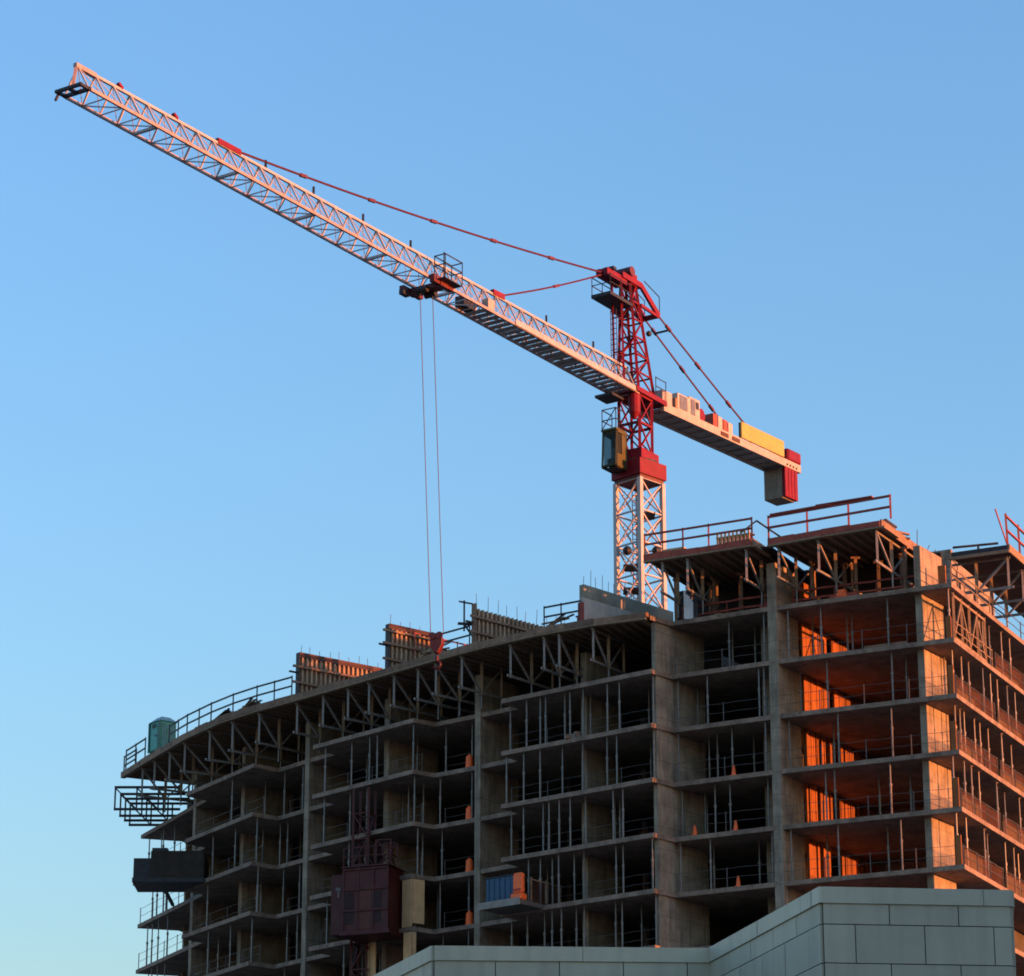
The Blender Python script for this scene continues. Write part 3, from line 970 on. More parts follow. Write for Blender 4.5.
# small heaps of material on the top floors
heaps = ((840, 598, 2, .9, .35, 'redtimber', 'low stack of red timber under the right deck'),
         (714, 606, 2, .35, .25, 'timber', 'small timber block near the white sheet'),
         (762, 600, 2, .45, .5, 'redform', 'red box beside the column under the deck gap'),
         (838, 591, 2, .35, .6, 'orange', 'bright orange bundle on the floor under the right deck'),
         (882, 642, 1, 1.3, .3, 'oldtimber', 'low pile of planks on the slab edge above orange walls'))
for px, py, k, w, h, m, lab in heaps:
    E = [mid, cor] if px > 772 else [b4i, mid]
    p, d, n = edge_near(px, py, E)
    o = thing('material_stack', lab, 'stack', (p.x, p.y, ZL(k) + TH))
    rows = 3
    for i in range(rows):
        MB().obox(p + n * .5, d, n, -w + .06 * i, w - .09 * i, .02 * i, .5 - .04 * i, ZL(k) + TH + h / rows * i, ZL(k) + TH + h / rows * (i + 1) - .012) \
            .build('board' if m != 'orange' else 'bundle', m, o)

p, d, n = edge_near(572, 738, [b4L, b4R])
o = thing('rubble_heap', 'small grey brown rubble heap on the slab edge above the blue crate', 'rubble', (p.x, p.y, ZL(0) + TH))
for i in range(9):
    c_ = p + d * random.uniform(-.7, .7) + n * random.uniform(.15, .6)
    h_ = random.uniform(.12, .4) * (1 - abs((c_ - p).dot(d)) * .8)
    MB().obox(c_, unit(30 * i), unit(30 * i + 90), 0, .28, 0, .25, ZL(0) + TH, ZL(0) + TH + max(.08, h_)).build('lump', random.choice(('concrete', 'oldtimber')), o)
p, d, n = edge_near(574, 629, ledge)
sb = thing('site_box', 'dark metal site box on the deck left of the bare concrete roof wall', 'site box', (p.x, p.y, ZD + .4))
MB().obox(p + n * 1.4, d, n, -.7, .5, 0, .7, ZD + .4, ZD + 1.15).build('body', 'darksteel', sb, .03)
MB().obox(p + n * 1.4, d, n, -.75, .55, -.05, .75, ZD + 1.152, ZD + 1.22).build('lid', 'darksteel', sb)
p, d, n = edge_near(452, 655, ledge)
ms = thing('material_stack', 'low stack of grey panels on the deck right of the hook block', 'stack', (p.x, p.y, ZD + .4))
for i in range(3):
    MB().obox(p + n * .9, d, n, -.9 + .1 * i, .8 - .15 * i, 0, .9, ZD + .4 + .14 * i, ZD + .52 + .14 * i).build('panel', 'steel', ms)
p, d, n = edge_near(364, 682, ledge)
deck_rail([p + n * 5.2, p + n * 5.2 + d * 3.2], zt + .9, 'short dark guardrail between the first two wall forms', m='darksteel', h=1.2, w=.06, ins=0)

for px, py, lab, cnt, mm_ in ((243, 716, 'loose boards leaning across the rail left of the largest wall form', 5, 'oldtimber'),
                              (214, 726, 'low heap of dark lumber on the deck right of the green cabin', 4, 'darksteel'),
                              (426, 664, 'short planks piled on the deck below the hook ropes', 5, 'timber2'),
                              (552, 632, 'loose planks on the deck edge beside the dark site box', 4, 'oldtimber')):
    p, d, n = edge_near(px, py, ledge)
    o = thing('lumber_pile', lab, 'lumber', (p.x, p.y, ZD + .4))
    for i in range(cnt):
        a = p + n * random.uniform(.2, .7) - d * random.uniform(.3, 1.1)
        b_ = p + n * random.uniform(.2, .9) + d * random.uniform(.3, 1.3)
        z_ = ZD + .45 + .09 * i
        MB().bar(w3(a, z_), w3(b_, z_ + random.uniform(-.02, .55)), .14, .06).build('plank', mm_, o)

# orange drums beside the column and orange cones in the next bay
dproto = None
p0, q0_, _ = BAY['drum']
for j, k in enumerate((0, -1, -2, -3)):
    p, _z = sight(p0, q0_, 471.5, 765 + 52 * j)
    dn = bdir('drum')
    p = p + dn[1] * .34 - dn[0] * .42
    if dproto is None:
        dproto = thing('safety_drum', 'x', 'drum', (0, 0, 0), 'orange drums stacked storey over storey')
        MB().lathe((0, 0, 0), [(.25, 0), (.25, .07), (.22, .08), (.22, .36), (.2, .37), (.2, .68), (.12, .75)], 14).build('drum_body', 'orange', dproto)
        MB().lathe((0, 0, .753), [(.09, 0), (.10, .05), (.04, .08)], 10).build('drum_cap', 'orange', dproto)
        o = dproto
    else:
        o = copy_tree(dproto)
    o.location = (p.x, p.y, ZL(k) + TH + .002)
    o['label'] = f'bright orange drum left of the concrete column, {ORD[j]} from top'
cproto = None
p0, q0_, _ = BAY['cone']
for j, (px, k) in enumerate(((731, -1), (733, -2), (735.5, -3), (692, -2))):
    p, _z = sight(p0, q0_, px, 775 + 54 * (-1 - k))
    dn = bdir('cone')
    p = p + dn[1] * .35
    if cproto is None:
        cproto = thing('traffic_cone', 'x', 'cone', (0, 0, 0), 'orange cones on the open floors')
        MB().box(-.2, .2, -.2, .2, 0, .05).build('base', 'orange', cproto)
        MB().lathe((0, 0, .052), [(.13, 0), (.10, .3), (.06, .55), (.04, .57)], 12).build('cone', 'orange', cproto)
        o = cproto
    else:
        o = copy_tree(cproto)
    o.location = (p.x, p.y, ZL(k) + TH + .002)
    o['label'] = (f'orange traffic cone on the slab edge, {ORD[j]} down in its column' if j < 3 else 'lone orange traffic cone farther left near the wall')

# ------------------------------------------------------------------ loading platforms
# dark one at the left end: it cantilevers out towards the street from slab -1
zq = ZL(-1) + .2
lpf = thing('loading_platform', 'dark boxed loading platform sticking out at the left end', 'platform', (-21, 192, zq))
o2 = survey(150, 877, zq)
X, Y = V((1, 0)), V((.0, 1.0))
dbm = mat('dark_board', (.035, .027, .02), .9, var=.4, scale=2)
MB().obox(o2, X, Y, -1.1, 3.3, .0, 3.2, zq - .3, zq - .02).build('platform_floor', 'darksteel', lpf)
for a in (.4, 2.6):
    MB().obox(o2, X, Y, a, a + .18, .3, 9.0, zq - .05, zq + .12).build('needle_beam', 'darksteel', lpf)
MB().obox(o2, X, Y, .0, 3.2, .05, .13, zq, zq + 1.65).build('side_panel', dbm, lpf, label='tall dark board panel at the front')
MB().obox(o2, X, Y, 3.2, 3.28, .05, 3.1, zq, zq + 1.5).build('side_panel', dbm, lpf)
MB().obox(o2, X, Y, -1.08, -.02, .35, .45, zq + .02, zq + 1.25).build('side_panel', 'darksteel', lpf)
MB().obox(o2, X, Y, -1.08, -.98, .46, 3.1, zq + .02, zq + 1.25).build('side_panel', 'darksteel', lpf)
MB().obox(o2, X, Y, .0, .95, .6, 1.5, zq, zq + 1.95).build('crate', 'darksteel', lpf)
for a in (-1.05, -.75):
    MB().obox(o2, X, Y, a, a + .12, .1, .22, zq - .5, zq - .303).build('bracket', 'darksteel', lpf)
# the one with the blue crate
zq = ZL(-3) + .2
dB, nB = bdir('blue')
oB = survey(515, 899, zq)
pb = thing('loading_platform', 'steel loading platform jutting out under the blue crate', 'platform', (oB.x, oB.y, zq))
MB().obox(oB, dB, nB, -2.5, .35, 0, 4.2, zq - .28, zq - .02).build('platform_floor', 'steel', pb)
MB().obox(oB, dB, nB, -2.55, .35, -.06, -.004, zq - .32, zq + .06).build('edge_beam', 'alu', pb)
nt_ = MB().obox(oB, dB, nB, .30, .34, .9, 3.6, zq, zq + 1.2)
nt_.build('side_mesh', 'net', pb)
for b_ in (.9, 2.2, 3.5):
    MB().obox(oB, dB, nB, .342, .40, b_, b_ + .08, zq, zq + 1.3).build('post', 'oldtimber', pb)
MB().obox(oB, dB, nB, .342, .39, .99, 3.49, zq + 1.15, zq + 1.22).build('rail', 'oldtimber', pb)
bc = thing('blue_crate', 'blue panelled crate standing on the steel loading platform', 'crate', (oB.x, oB.y, zq))
oC = oB - dB * 1.3 + nB * .8
MB().obox(oC, dB, nB, -.95, .95, -.5, .5, zq, zq + 1.4).build('body', 'blue', bc, .03)
for i in range(5):
    a = -.8 + .37 * i
    MB().obox(oC, dB, nB, a, a + .07, -.54, -.503, zq + .05, zq + 1.35).build('rib', 'blue', bc)
MB().obox(oC, dB, nB, -1.0, 1.0, -.55, .55, zq + 1.402, zq + 1.46).build('lid', 'darksteel', bc)
ob = thing('orange_barrier', 'glossy orange red barrier beside the blue crate on the platform', 'barrier', (oB.x, oB.y, zq))
oD = oB - dB * .12 + nB * .45
MB().obox(oD, dB, nB, -.35, .42, -.3, .25, zq, zq + .35).build('base', 'orange', ob, .06)
MB().obox(oD, dB, nB, -.28, .36, -.18, .15, zq + .352, zq + 1.5).build('panel', 'orange', ob, .08)
MB().obox(oD, dB, nB, -.22, .3, -.2, -.183, zq + .5, zq + .62).build('stripe', mat('dull_red', (.45, .03, .01), .5), ob)

# ------------------------------------------------------------------ red construction hoist
hd, hi = bdir('hoist')
zc = sight(b3L - hi * 2.6, b3R - hi * 2.6, 352, 932)[1]
hc = sight(b3L - hi * 2.6, b3R - hi * 2.6, 342.5, 930)[0]     # near corner of the cage
ho = thing('construction_hoist', 'dark red construction hoist cage on a lattice mast in front of left bays', 'hoist', (hc.x, hc.y, 0))
cx, cy = unit(-22), unit(68)
H = 3.65
body = MB().obox(hc, cx, cy, 0, 2.75, 0, 2.2, zc + .1, zc + H)
body.build('cage', 'hoistred', ho)
fr = MB()
for a in (0, .92, 1.84, 2.72):
    fr.obox(hc, cx, cy, a - .03, a + .07, -.05, -.003, zc + .05, zc + H + .05)
for z in (0, 1.2, 2.4, H - .1):
    fr.obox(hc, cx, cy, -.03, 2.79, -.09, -.053, zc + z, zc + z + .1)
fr.build('cage_frame', 'hoistred', ho)
MB().obox(hc, cx, cy, 1.0, 1.75, -.02, -.003 + .0, zc + .2, zc + 2.4).build('door', mat('door_red', (.085, .014, .008), .5, var=.4), ho)
MB().obox(hc, cx, cy, -.12, 2.9, -.15, 2.3, zc - .12, zc + .098).build('floor_frame', 'hoistred', ho)
lf = MB().obox(hc, cx, cy, -.9, -.004, .35, 2.0, zc + .05, zc + H - .2)
lf.build('operator_box', 'hoistred', ho)
for a_ in (.35, 2.05):
    gm = MB()
    for i_ in range(7):
        gm.obox(hc, cx, cy, a_ - .28 + .09 * i_, a_ - .25 + .09 * i_, -.03, -.002, zc + .5, zc + 2.3)
    gm.build('mesh_panel', 'darksteel', ho)
MB().obox(hc, cx, cy, -.1, 2.85, -.12, 2.2, zc + H + .06, zc + H + .13).build('cage_roof', 'hoistred', ho)
rh = MB()
for a_ in (0, 1.35, 2.7):
    rh.bar(w3(hc + cx * a_, zc + H + .13), w3(hc + cx * a_, zc + H + 1.2), .05)
rh.bar(w3(hc, zc + H + 1.2), w3(hc + cx * 2.7, zc + H + 1.2), .05)
rh.bar(w3(hc, zc + H + .7), w3(hc + cx * 2.7, zc + H + .7), .04)
rh.build('roof_rail', 'hoistred', ho)
mk = MB()
mk.obox(hc, cx, cy, -.62, -.3, .33, .347, zc + 2.55, zc + 2.72)
mk.obox(hc, cx, cy, -.5, -.38, .33, .347, zc + 2.15, zc + 2.53)
mk.build('white_mark', mat('faded_white', (.16, .13, .125), .7), ho)
def lattice(mb, c, ax, ay, w, z0, z1, step, leg, br):
    cs = [c + ax * (a * w / 2) + ay * (b * w / 2) for a, b in ((-1, -1), (1, -1), (1, 1), (-1, 1))]
    for q in cs:
        mb.bar(w3(q, z0), w3(q, z1), leg)
    n = int((z1 - z0) / step)
    for i in range(n):
        za, zb = z0 + i * step, z0 + (i + 1) * step
        for j in range(4):
            a, b = cs[j], cs[(j + 1) % 4]
            mb.bar(w3(a, zb), w3(b, zb), br)
            if (i + j) % 2:
                a, b = b, a
            mb.bar(w3(a, za), w3(b, zb), br)
mA = hc + cx * -.1 + cy * 2.9
mm = MB()
ztop = sight(mA - cx, mA + cx, 340, 792)[1]
lattice(mm, mA, cx, cy, .95, 0, ztop, 1.5, .15, .08)
mm.build('hoist_mast', 'hoistred', ho)
up = MB()
lattice(up, hc + cx * 2.1 + cy * 1.2, cx, cy, .9, zc + H, zc + H + 1.7, .85, .1, .06)
up.build('top_frame', 'hoistred', ho)
tie = MB()
for z in (ZL(-1) + .1, ZL(-4) + .1):
    tie.bar(w3(mA, z), w3(mA + cy * 2.5, z), .1)
tie.build('wall_tie', 'hoistred', ho)

# ------------------------------------------------------------------ tower crane
T = V((7.30, 175.10))
D = V((-.5567, -.8307)); Nn = V((.8307, -.5567))
def C(u, v, z):
    p = T + D * u + Nn * v
    return V((p.x, p.y, z))
cr = thing('tower_crane', 'red and white hammerhead tower crane standing behind the roof', 'tower crane', (T.x, T.y, 0))
mc = V((7.46, 175.0))
legs = MB()
hdg = 1.36
LEG = [mc + V((hdg, 0)), mc + V((0, hdg)), mc + V((-hdg, 0)), mc + V((0, -hdg))]
ZM0, ZM1 = 0.0, 61.2
for q in LEG:
    MB().bar(w3(q, ZM0), w3(q, ZM1), .25, .25, up=(.7, .7, 0)).build('mast_leg', 'white', cr)
br = MB()
step = 1.95
k = 0
z = ZM1
while z > 40:
    za = z - step
    for j in range(4):
        a, b = LEG[j], LEG[(j + 1) % 4]
        br.bar(w3(a, z), w3(b, z), .09)
        br.bar(w3(a, z), w3(b, za), .075)
        br.bar(w3(b, z), w3(a, za), .075)
    z = za
br.build('mast_lacing', 'white', cr)
ld = MB()
for s in (-.2, .2):
    ld.bar((mc.x + s - .2, mc.y + .3, 45), (mc.x + s - .2, mc.y + .3, ZM1), .05)
z = 45
while z < ZM1:
    ld.bar((mc.x - .4, mc.y + .3, z), (mc.x, mc.y + .3, z), .035)
    z += .3
ld.build('ladder', 'darksteel', cr)
for zz, s in ((59.2, 1), (56.0, -1), (54.6, -1)):
    MB().box(mc.x - .1 if s > 0 else mc.x - 1.0, mc.x + .9 if s > 0 else mc.x + .05, mc.y - .6, mc.y + .6, zz, zz + .1).build('landing', 'darksteel', cr)
for px_ in (-.75, .95):
    MB().ball((mc.x + px_, mc.y - .35, 57.0), .28, 8).build('work_lamp', 'darksteel', cr)
# slewing ring
sq = lambda h: [mc + V((h, 0)), mc + V((0, h)), mc + V((-h, 0)), mc + V((0, -h))]
MB().prism(sq(1.62), 61.4, 62.35).build('ring_collar', 'red', cr)
MB().prism(sq(1.45), 61.2, 61.397).build('ring_base', 'dkred', cr)
MB().lathe((mc.x, mc.y, 62.353), [(1.15, 0), (1.15, .12)], 20).build('slewing_ring', 'darksteel', cr)
MB().obox(T, D, Nn, -.98, .98, -.98, .98, 62.48, 63.1).build('turntable', 'red', cr)
# slewing tower
w = .705
sl = MB()
cs = [(-w, -w), (w, -w), (w, w), (-w, w)]
z0_, z1_ = 63.1, 66.5
for a, b in cs:
    sl.bar(C(a, b, z0_), C(a, b, z1_), .17)
for i in range(2):
    za, zb = z0_ + i * 1.7, z0_ + (i + 1) * 1.7
    for j in range(4):
        a, b = cs[j], cs[(j + 1) % 4]
        sl.bar(C(*a, zb), C(*b, zb), .14)
        sl.bar(C(*a, za), C(*b, zb), .08)
        sl.bar(C(*b, za), C(*a, zb), .08)
sl.build('slewing_tower', 'red', cr)
tk = MB()
tk.lathe((C(1.0, .55, 0).x, C(1.0, .55, 0).y, 64.9), [(.1, 0), (.34, .4), (.36, 1.5), (.2, 1.6)], 12)
tk.build('slewing_motor', 'red', cr)
# platform at the jib foot
MB().obox(T, D, Nn, -2.1, 1.3, -1.0, .95, 66.55, 66.85).build('foot_platform', 'red', cr)
MB().obox(T, D, Nn, 1.6, 2.9, -1.0, .2, 65.95, 66.1).build('foot_step', 'darksteel', cr)
fp = MB()
for u in (-.9, -2.05):
    fp.bar(C(u, .9, 66.85), C(u, .9, 68.1), .05)
fp.bar(C(-.9, .9, 68.05), C(-2.05, .9, 68.05), .045)
fp.bar(C(-.9, .9, 67.5), C(-2.05, .9, 67.5), .045)
fp.build('platform_rail', 'darksteel', cr)
# operator cab
cab = MB()
U0, U1, V0, V1, zA, zB = 1.1, 2.2, -.95, .0, 61.85, 63.95
t_ = .09
for u in (U0, U1):
    for v in (V0, V1):
        cab.bar(C(u, v, zA), C(u - (.12 if u == U1 else 0), v, zB), .13)
        cab.bar(C(u, V0, zA if u else zA), C(u, V1, zA), .13)
        cab.bar(C(u - (.12 if u == U1 else 0), V0, zB), C(u - (.12 if u == U1 else 0), V1, zB), .15)
for v in (V0, V1):
    cab.bar(C(U0, v, zA), C(U1, v, zA), .15)
    cab.bar(C(U0, v, zB), C(U1 - .12, v, zB), .15)
cab.obox(T, D, Nn, U0, U1, V1 - .03, V1 + .03, zA, zA + .75)
cab.obox(T, D, Nn, U0, U0 + .5, V1 - .028, V1 + .028, zA + .75, zB)
cab_o = cab.build('cab', 'cabyellow', cr)
MB().obox(T, D, Nn, U0 - .05, U1 + .05, V0 - .05, V1 + .05, zB + .07, zB + .2).build('cab_roof', 'cabyellow', cab_o)
MB().obox(T, D, Nn, U0, U1 - .1, V0, V1, zA - .12, zA - .07).build('cab_floor', 'darksteel', cab_o)
MB().obox(T, D, Nn, U0 - .02, U0 + .04, V0 + .07, V1 - .07, zA + .07, zB - .08).build('back_panel', 'darksteel', cab_o)
MB().obox(T, D, Nn, U1 - .08, U1 - .06, V0 + .07, V1 - .07, zA + .08, zB - .08).build('windscreen', 'glass', cab_o)
MB().obox(T, D, Nn, U0 + .55, U1 - .1, V1 - .02, V1, zA + .8, zB - .08).build('side_window', 'glass', cab_o)
MB().obox(T, D, Nn, U0 + .3, U0 + .8, -.8, -.3, zA + .1, zA + .55).build('seat', 'whitesheet', cab_o)
MB().obox(T, D, Nn, U0 + .25, U0 + .38, -.8, -.3, zA + .552, zA + 1.3).build('seat_back', 'whitesheet', cab_o)
cg = MB()
for u, v in ((U0, V0), (U1, V0), (U1, V1), (U0 + .7, V1)):
    cg.bar(C(u, v, zB + .2), C(u, v, zB + 1.45), .055)
for h in (.75, 1.42):
    cg.bar(C(U0, V0, zB + h), C(U1, V0, zB + h), .05)
    cg.bar(C(U1, V0, zB + h), C(U1, V1, zB + h), .05)
    cg.bar(C(U1, V1, zB + h), C(U0 + .3, V1, zB + h), .05)
cg.bar(C(U1, V0, zB + .2), C(U1, V1, zB + 1.42), .045)
cg.build('cab_rail', 'darksteel', cab_o)
MB().bar(C(U0 - .4, -.3, zA + .2), C(U0, -.3, zA + .2), .3).build('cab_bracket', 'dkred', cab_o)
# cathead
ZH = 74.2
ch = MB()
bt = [(-1.0, -w), (.75, -w), (.75, w), (-1.0, w)]
tp = [(.35, -.34), (.95, -.34), (.95, .34), (.35, .34)]
for a, b in zip(bt, tp):
    ch.bar(C(*a, 66.85), C(*b, ZH - .6), .17)
nlev = 6
def lerp(a, b, f): return (a[0] + (b[0] - a[0]) * f, a[1] + (b[1] - a[1]) * f)
for i in range(nlev):
    f0, f1 = i / nlev, (i + 1) / nlev
    za, zb = 66.85 + (ZH - .6 - 66.85) * f0, 66.85 + (ZH - .6 - 66.85) * f1
    for j in range(4):
        a0, b0 = lerp(bt[j], tp[j], f0), lerp(bt[(j + 1) % 4], tp[(j + 1) % 4], f0)
        a1, b1 = lerp(bt[j], tp[j], f1), lerp(bt[(j + 1) % 4], tp[(j + 1) % 4], f1)
        ch.bar(C(*a1, zb), C(*b1, zb), .09)
        if (i + j) % 2:
            ch.bar(C(*a0, za), C(*b1, zb), .08)
        else:
            ch.bar(C(*b0, za), C(*a1, zb), .08)
ch.build('cathead', 'red', cr)
fl = MB()
for v in (-.32, .32):
    fl.bar(C(1.75, v, 66.9), C(1.95, v, ZH - .7), .13)
for zz in (69.0, 71.2):
    fl.bar(C(1.8, -.32, zz), C(1.8, .32, zz), .07)
    fl.bar(C(1.8, 0, zz), C(.85, 0, zz + .1), .07)
fl.build('front_leg', 'red', cr)
cl = MB()
for v in (-.22, .18):
    cl.bar(C(2.25, v, 66.9), C(2.3, v, 71.5), .045)
z = 67
while z < 71.4:
    cl.bar(C(2.27, -.22, z), C(2.27, .18, z), .035)
    z += .33
cl.build('ladder', 'dkred', cr)
hdm = MB()
hdm.obox(T, D, Nn, -.2, 2.0, -.5, .5, ZH - .6, ZH - .25)
hdm.obox(T, D, Nn, 1.4, 3.6, -.4, -.12, ZH - .95, ZH - .5)
hdm.obox(T, D, Nn, 1.4, 3.6, .12, .4, ZH - .95, ZH - .5)
hdm.obox(T, D, Nn, .2, 1.2, -.38, .38, ZH - .25, ZH + .1)
hdm.bar(C(-.1, -.42, ZH - .4), C(-2.0, -.5, ZH - 1.75), .16, .35)
hdm.bar(C(-.1, .42, ZH - .4), C(-2.0, .5, ZH - 1.75), .16, .35)
hdm.bar(C(-2.0, -.55, ZH - 1.75), C(-2.0, .55, ZH - 1.75), .25)
hdm.bar(C(-.1, .42, ZH - 1.7), C(-2.0, .5, ZH - 1.85), .12, .2)
hdm.bar(C(-.1, -.42, ZH - 1.7), C(-2.0, -.5, ZH - 1.85), .12, .2)
hdm.build('head_frame', 'red', cr)
MB().tube(C(1.0, -.55, ZH + .1), C(1.0, .55, ZH + .1), .3, 14).build('sheave', 'dkred', cr)
MB().bar(C(2.9, -.5, ZH - .35), C(2.9, .5, ZH - .35), .35, .18).build('pin_block', 'darksteel', cr)
pf = MB()
pf.obox(T, D, Nn, 1.1, 3.6, -.75, .6, ZH - 2.25, ZH - 2.05)
pf.obox(T, D, Nn, -.2, 1.1, -.95, -.4, ZH - 2.25, ZH - 2.05)
pf.build('head_platform', 'darksteel', cr)
pr_ = MB()
for u in (1.2, 2.4, 3.55):
    for v in (-.72, .57):
        pr_.bar(C(u, v, ZH - 2.05), C(u, v, ZH - .9), .05)
for h in (1.12, .6):
    for v in (-.72, .57):
        pr_.bar(C(1.2, v, ZH - 2.05 + h), C(3.55, v, ZH - 2.05 + h), .045)
    pr_.bar(C(3.55, -.72, ZH - 2.05 + h), C(3.55, .57, ZH - 2.05 + h), .045)
pr_.build('head_rail', 'darksteel', cr)
for v in (-.5, .55):
    pr_ = MB()
    pr_.bar(C(-.3, v, ZH - .1), C(-2.05, v, ZH - .55), .045)
    pr_.bar(C(-2.05, v, ZH - .55), C(-2.05, v, ZH - 1.6), .05)
    pr_.build('head_rail', 'darksteel', cr)
MB().ball(C(-.85, .5, 70.9), .18, 8).build('beacon', 'darksteel', cr)
# jib
JL, JB, HW = 49.75, 66.55, .75
def jt(u): return 68.25 - .35 * u / JL
for v in (-HW, HW):
    MB().bar(C(.8, v, JB), C(JL, v, JB), .125, .15).build('bottom_chord', 'pink', cr)
MB().bar(C(.8, 0, jt(0)), C(JL + .1, 0, jt(JL)), .135, .135).build('top_chord', 'white', cr)
PN = 1.25
n = int((JL - 1) / PN)
for v in (-HW, HW):
    s = MB()
    for i in range(n + 1):
        u = 1.0 + i * PN
        s.bar(C(u, v, JB), C(u, 0, jt(u)), .07 if i % 4 else .09)
        if i < n:
            s.bar(C(u, v, JB), C(u + PN, 0, jt(u + PN)), .034)
            if u < 19:
                s.bar(C(u + PN, v, JB), C(u, 0, jt(u)), .04)
    s.build('side_lacing', 'white', cr)
s = MB()
for i in range(n + 1):
    u = 1.0 + i * PN
    if i % 5 == 0:
        s.bar(C(u, -HW, JB), C(u, HW, JB), .14)
    else:
        s.bar(C(u, -HW, JB), C(u, HW, JB), .05)
    if i < n:
        a = HW if i % 2 else -HW
        s.bar(C(u, a, JB), C(u + PN, -a, JB), .05)
s.build('bottom_lacing', 'white', cr)
# closed walkway floor on the inner third of the jib
wk = MB()
u = 1.3
while u < 16.4:
    wk.obox(T, D, Nn, u, u + .44, -HW + .1, HW - .1, JB + .03, JB + .07)
    u += .6
wk.build('walkway', 'cream', cr)
MB().obox(T, D, Nn, 1.2, 14, HW + .088, HW + .12, JB - .05, JB + .28).build('toe_board', 'white', cr)
MB().obox(T, D, Nn, 16.6, 17.7, -.7, -.1, JB + .1, JB + .7).build('trolley_winch', 'darksteel', cr)
MB().obox(T, D, Nn, 15.9, 16.5, .25, .7, JB + .1, JB + .75).build('winch_box', 'cream', cr)
# tip frame
tf = MB()
tf.bar(C(JL, -HW - .02, JB - .02), C(JL, HW + .1, JB - .02), .16, .16)
tf.bar(C(JL + .6, -HW - .02, JB - .02), C(JL + .6, HW + .1, JB - .02), .15, .15)
for v in (-HW + .05, 0, HW):
    tf.bar(C(JL, v, JB - .02), C(JL + .6, v, JB - .02), .14)
tf.bar(C(JL + .4, -HW, JB), C(JL + .6, -HW, JB - .45), .1)
tf.build('tip_frame', 'darksteel', cr)
tr = MB()
tr.bar(C(JL + .3, 0, JB), C(JL + .1, 0, jt(JL) + .1), .15)
tr.bar(C(JL + .2, 0, jt(JL)), C(JL - 1.2, 0, jt(JL)), .22, .22)
tr.build('tip_post', 'pink', cr)
# little lamps and lifting lugs on the top chord
for u in (35.5, 31.5, 27.2, 22.9, 9.6, 4.6):
    MB().bar(C(u, 0, jt(u) + .09), C(u, 0, jt(u) + .5), .16, .12).build('chord_lug', 'darksteel', cr)
for u in (46.6, 42.5):
    MB().bar(C(u, 0, jt(u) + .09), C(u + .3, 0, jt(u) + .25), .2, .15).build('chord_lug', 'red', cr)
# pendant lines
def pendant(a, b, name, r, joints, sag=.25, m='red'):
    pts = []
    for i in range(13):
        f = i / 12
        p = a.lerp(b, f)
        p.z -= sag * 4 * f * (1 - f)
        pts.append(p)
    mb = MB()
    for p, q in zip(pts[:-1], pts[1:]):
        mb.tube(p, q + (q - p) * .02, r, 6)
    o = mb.build(name, m, cr)
    L = (b - a).normalized()
    for f in joints:
        i = min(11, int(f * 12))
        p = pts[i].lerp(pts[i + 1], f * 12 - i)
        MB().bar(p - L * .28, p + L * .28, .14, .17).build('coupling', 'dkred', o)
    return o
pendant(C(3.4, 0, ZH - .72), C(37.7, 0, jt(37) + .16), 'jib_tie', .06, (.165, .337, .507, .672, .845), .3, 'tie')
pendant(C(3.5, 0, ZH - .85), C(14.2, 0, jt(14) + .2), 'jib_tie', .06, (.47,), .12, 'tie')
MB().bar(C(37.6, 0, jt(37) + .12), C(39.4, 0, jt(39) + .1), .22, .3).build('tie_anchor', 'red', cr)
MB().bar(C(14.0, 0, jt(14) + .16), C(15.1, 0, jt(15) + .12), .25, .32).build('tie_anchor', 'red', cr)
for v in (-.48, .48):
    pendant(C(-2.0, v, ZH - 1.75), C(-13.2, v * 1.4, 68.0), 'counter_tie', .06, (.1, .4, .72), .05, 'tie')
MB().bar(C(-3.1, -.5, ZH - 2.35), C(-3.1, .5, ZH - 2.35), .1).build('tie_spreader', 'darksteel', cr)
# trolley, ropes, hook
UT = 21.4
tr = MB()
tr.obox(T, D, Nn, UT - .9, UT + .9, -1.15, -.85, JB - .35, JB - .12)
tr.obox(T, D, Nn, UT - .9, UT + .9, .85, 1.15, JB - .35, JB + .1)
tr.obox(T, D, Nn, UT - .35, UT + .35, -1.15, 1.2, JB - .4, JB - .15)
tr.build('trolley', 'dkred', cr)
for u in (-.4, .4):
    MB().tube(C(UT + u, -.35, JB - .45), C(UT + u, .35, JB - .45), .17, 12).build('trolley_sheave', 'darksteel', cr)
MB().obox(T, D, Nn, UT + .4, UT + 1.0, -1.1, -.8, JB - .65, JB - .405).build('trolley_step', 'darksteel', cr)
bk = MB()
bu, bv = (UT - 1.0, UT + .6), (.95, 1.65)
for u in bu:
    for v in bv:
        bk.bar(C(u, v, JB - .1), C(u, v, JB + 1.25), .055)
for h in (.65, 1.22):
    for v in bv:
        bk.bar(C(bu[0], v, JB + h), C(bu[1], v, JB + h), .05)
    for u in bu:
        bk.bar(C(u, bv[0], JB + h), C(u, bv[1], JB + h), .05)
bk.bar(C(UT - .2, 1.0, JB), C(UT - .2, 1.0, JB + 1.75), .06)
bk.obox(T, D, Nn, bu[0], bu[1], bv[0], bv[1], JB - .16, JB - .1)
bk.build('basket', 'darksteel', cr)
UH, ZK = 20.15, 46.7
hk = C(UH, 0, ZK)
rp = MB()
for s in (-1, 1):
    rp.tube(C(UT + .30 * s, -.2 * s, JB - .5), C(UH + .30 * s, -.2 * s, ZK + .65), .022, 5)
rp.build('hoist_rope', 'wire', cr)
hb = MB()
ax = V((D.x, D.y, 0)); ay = V((Nn.x, Nn.y, 0))
ax = V((.95, -.3, 0)).normalized(); ay = V((.3, .95, 0)).normalized()
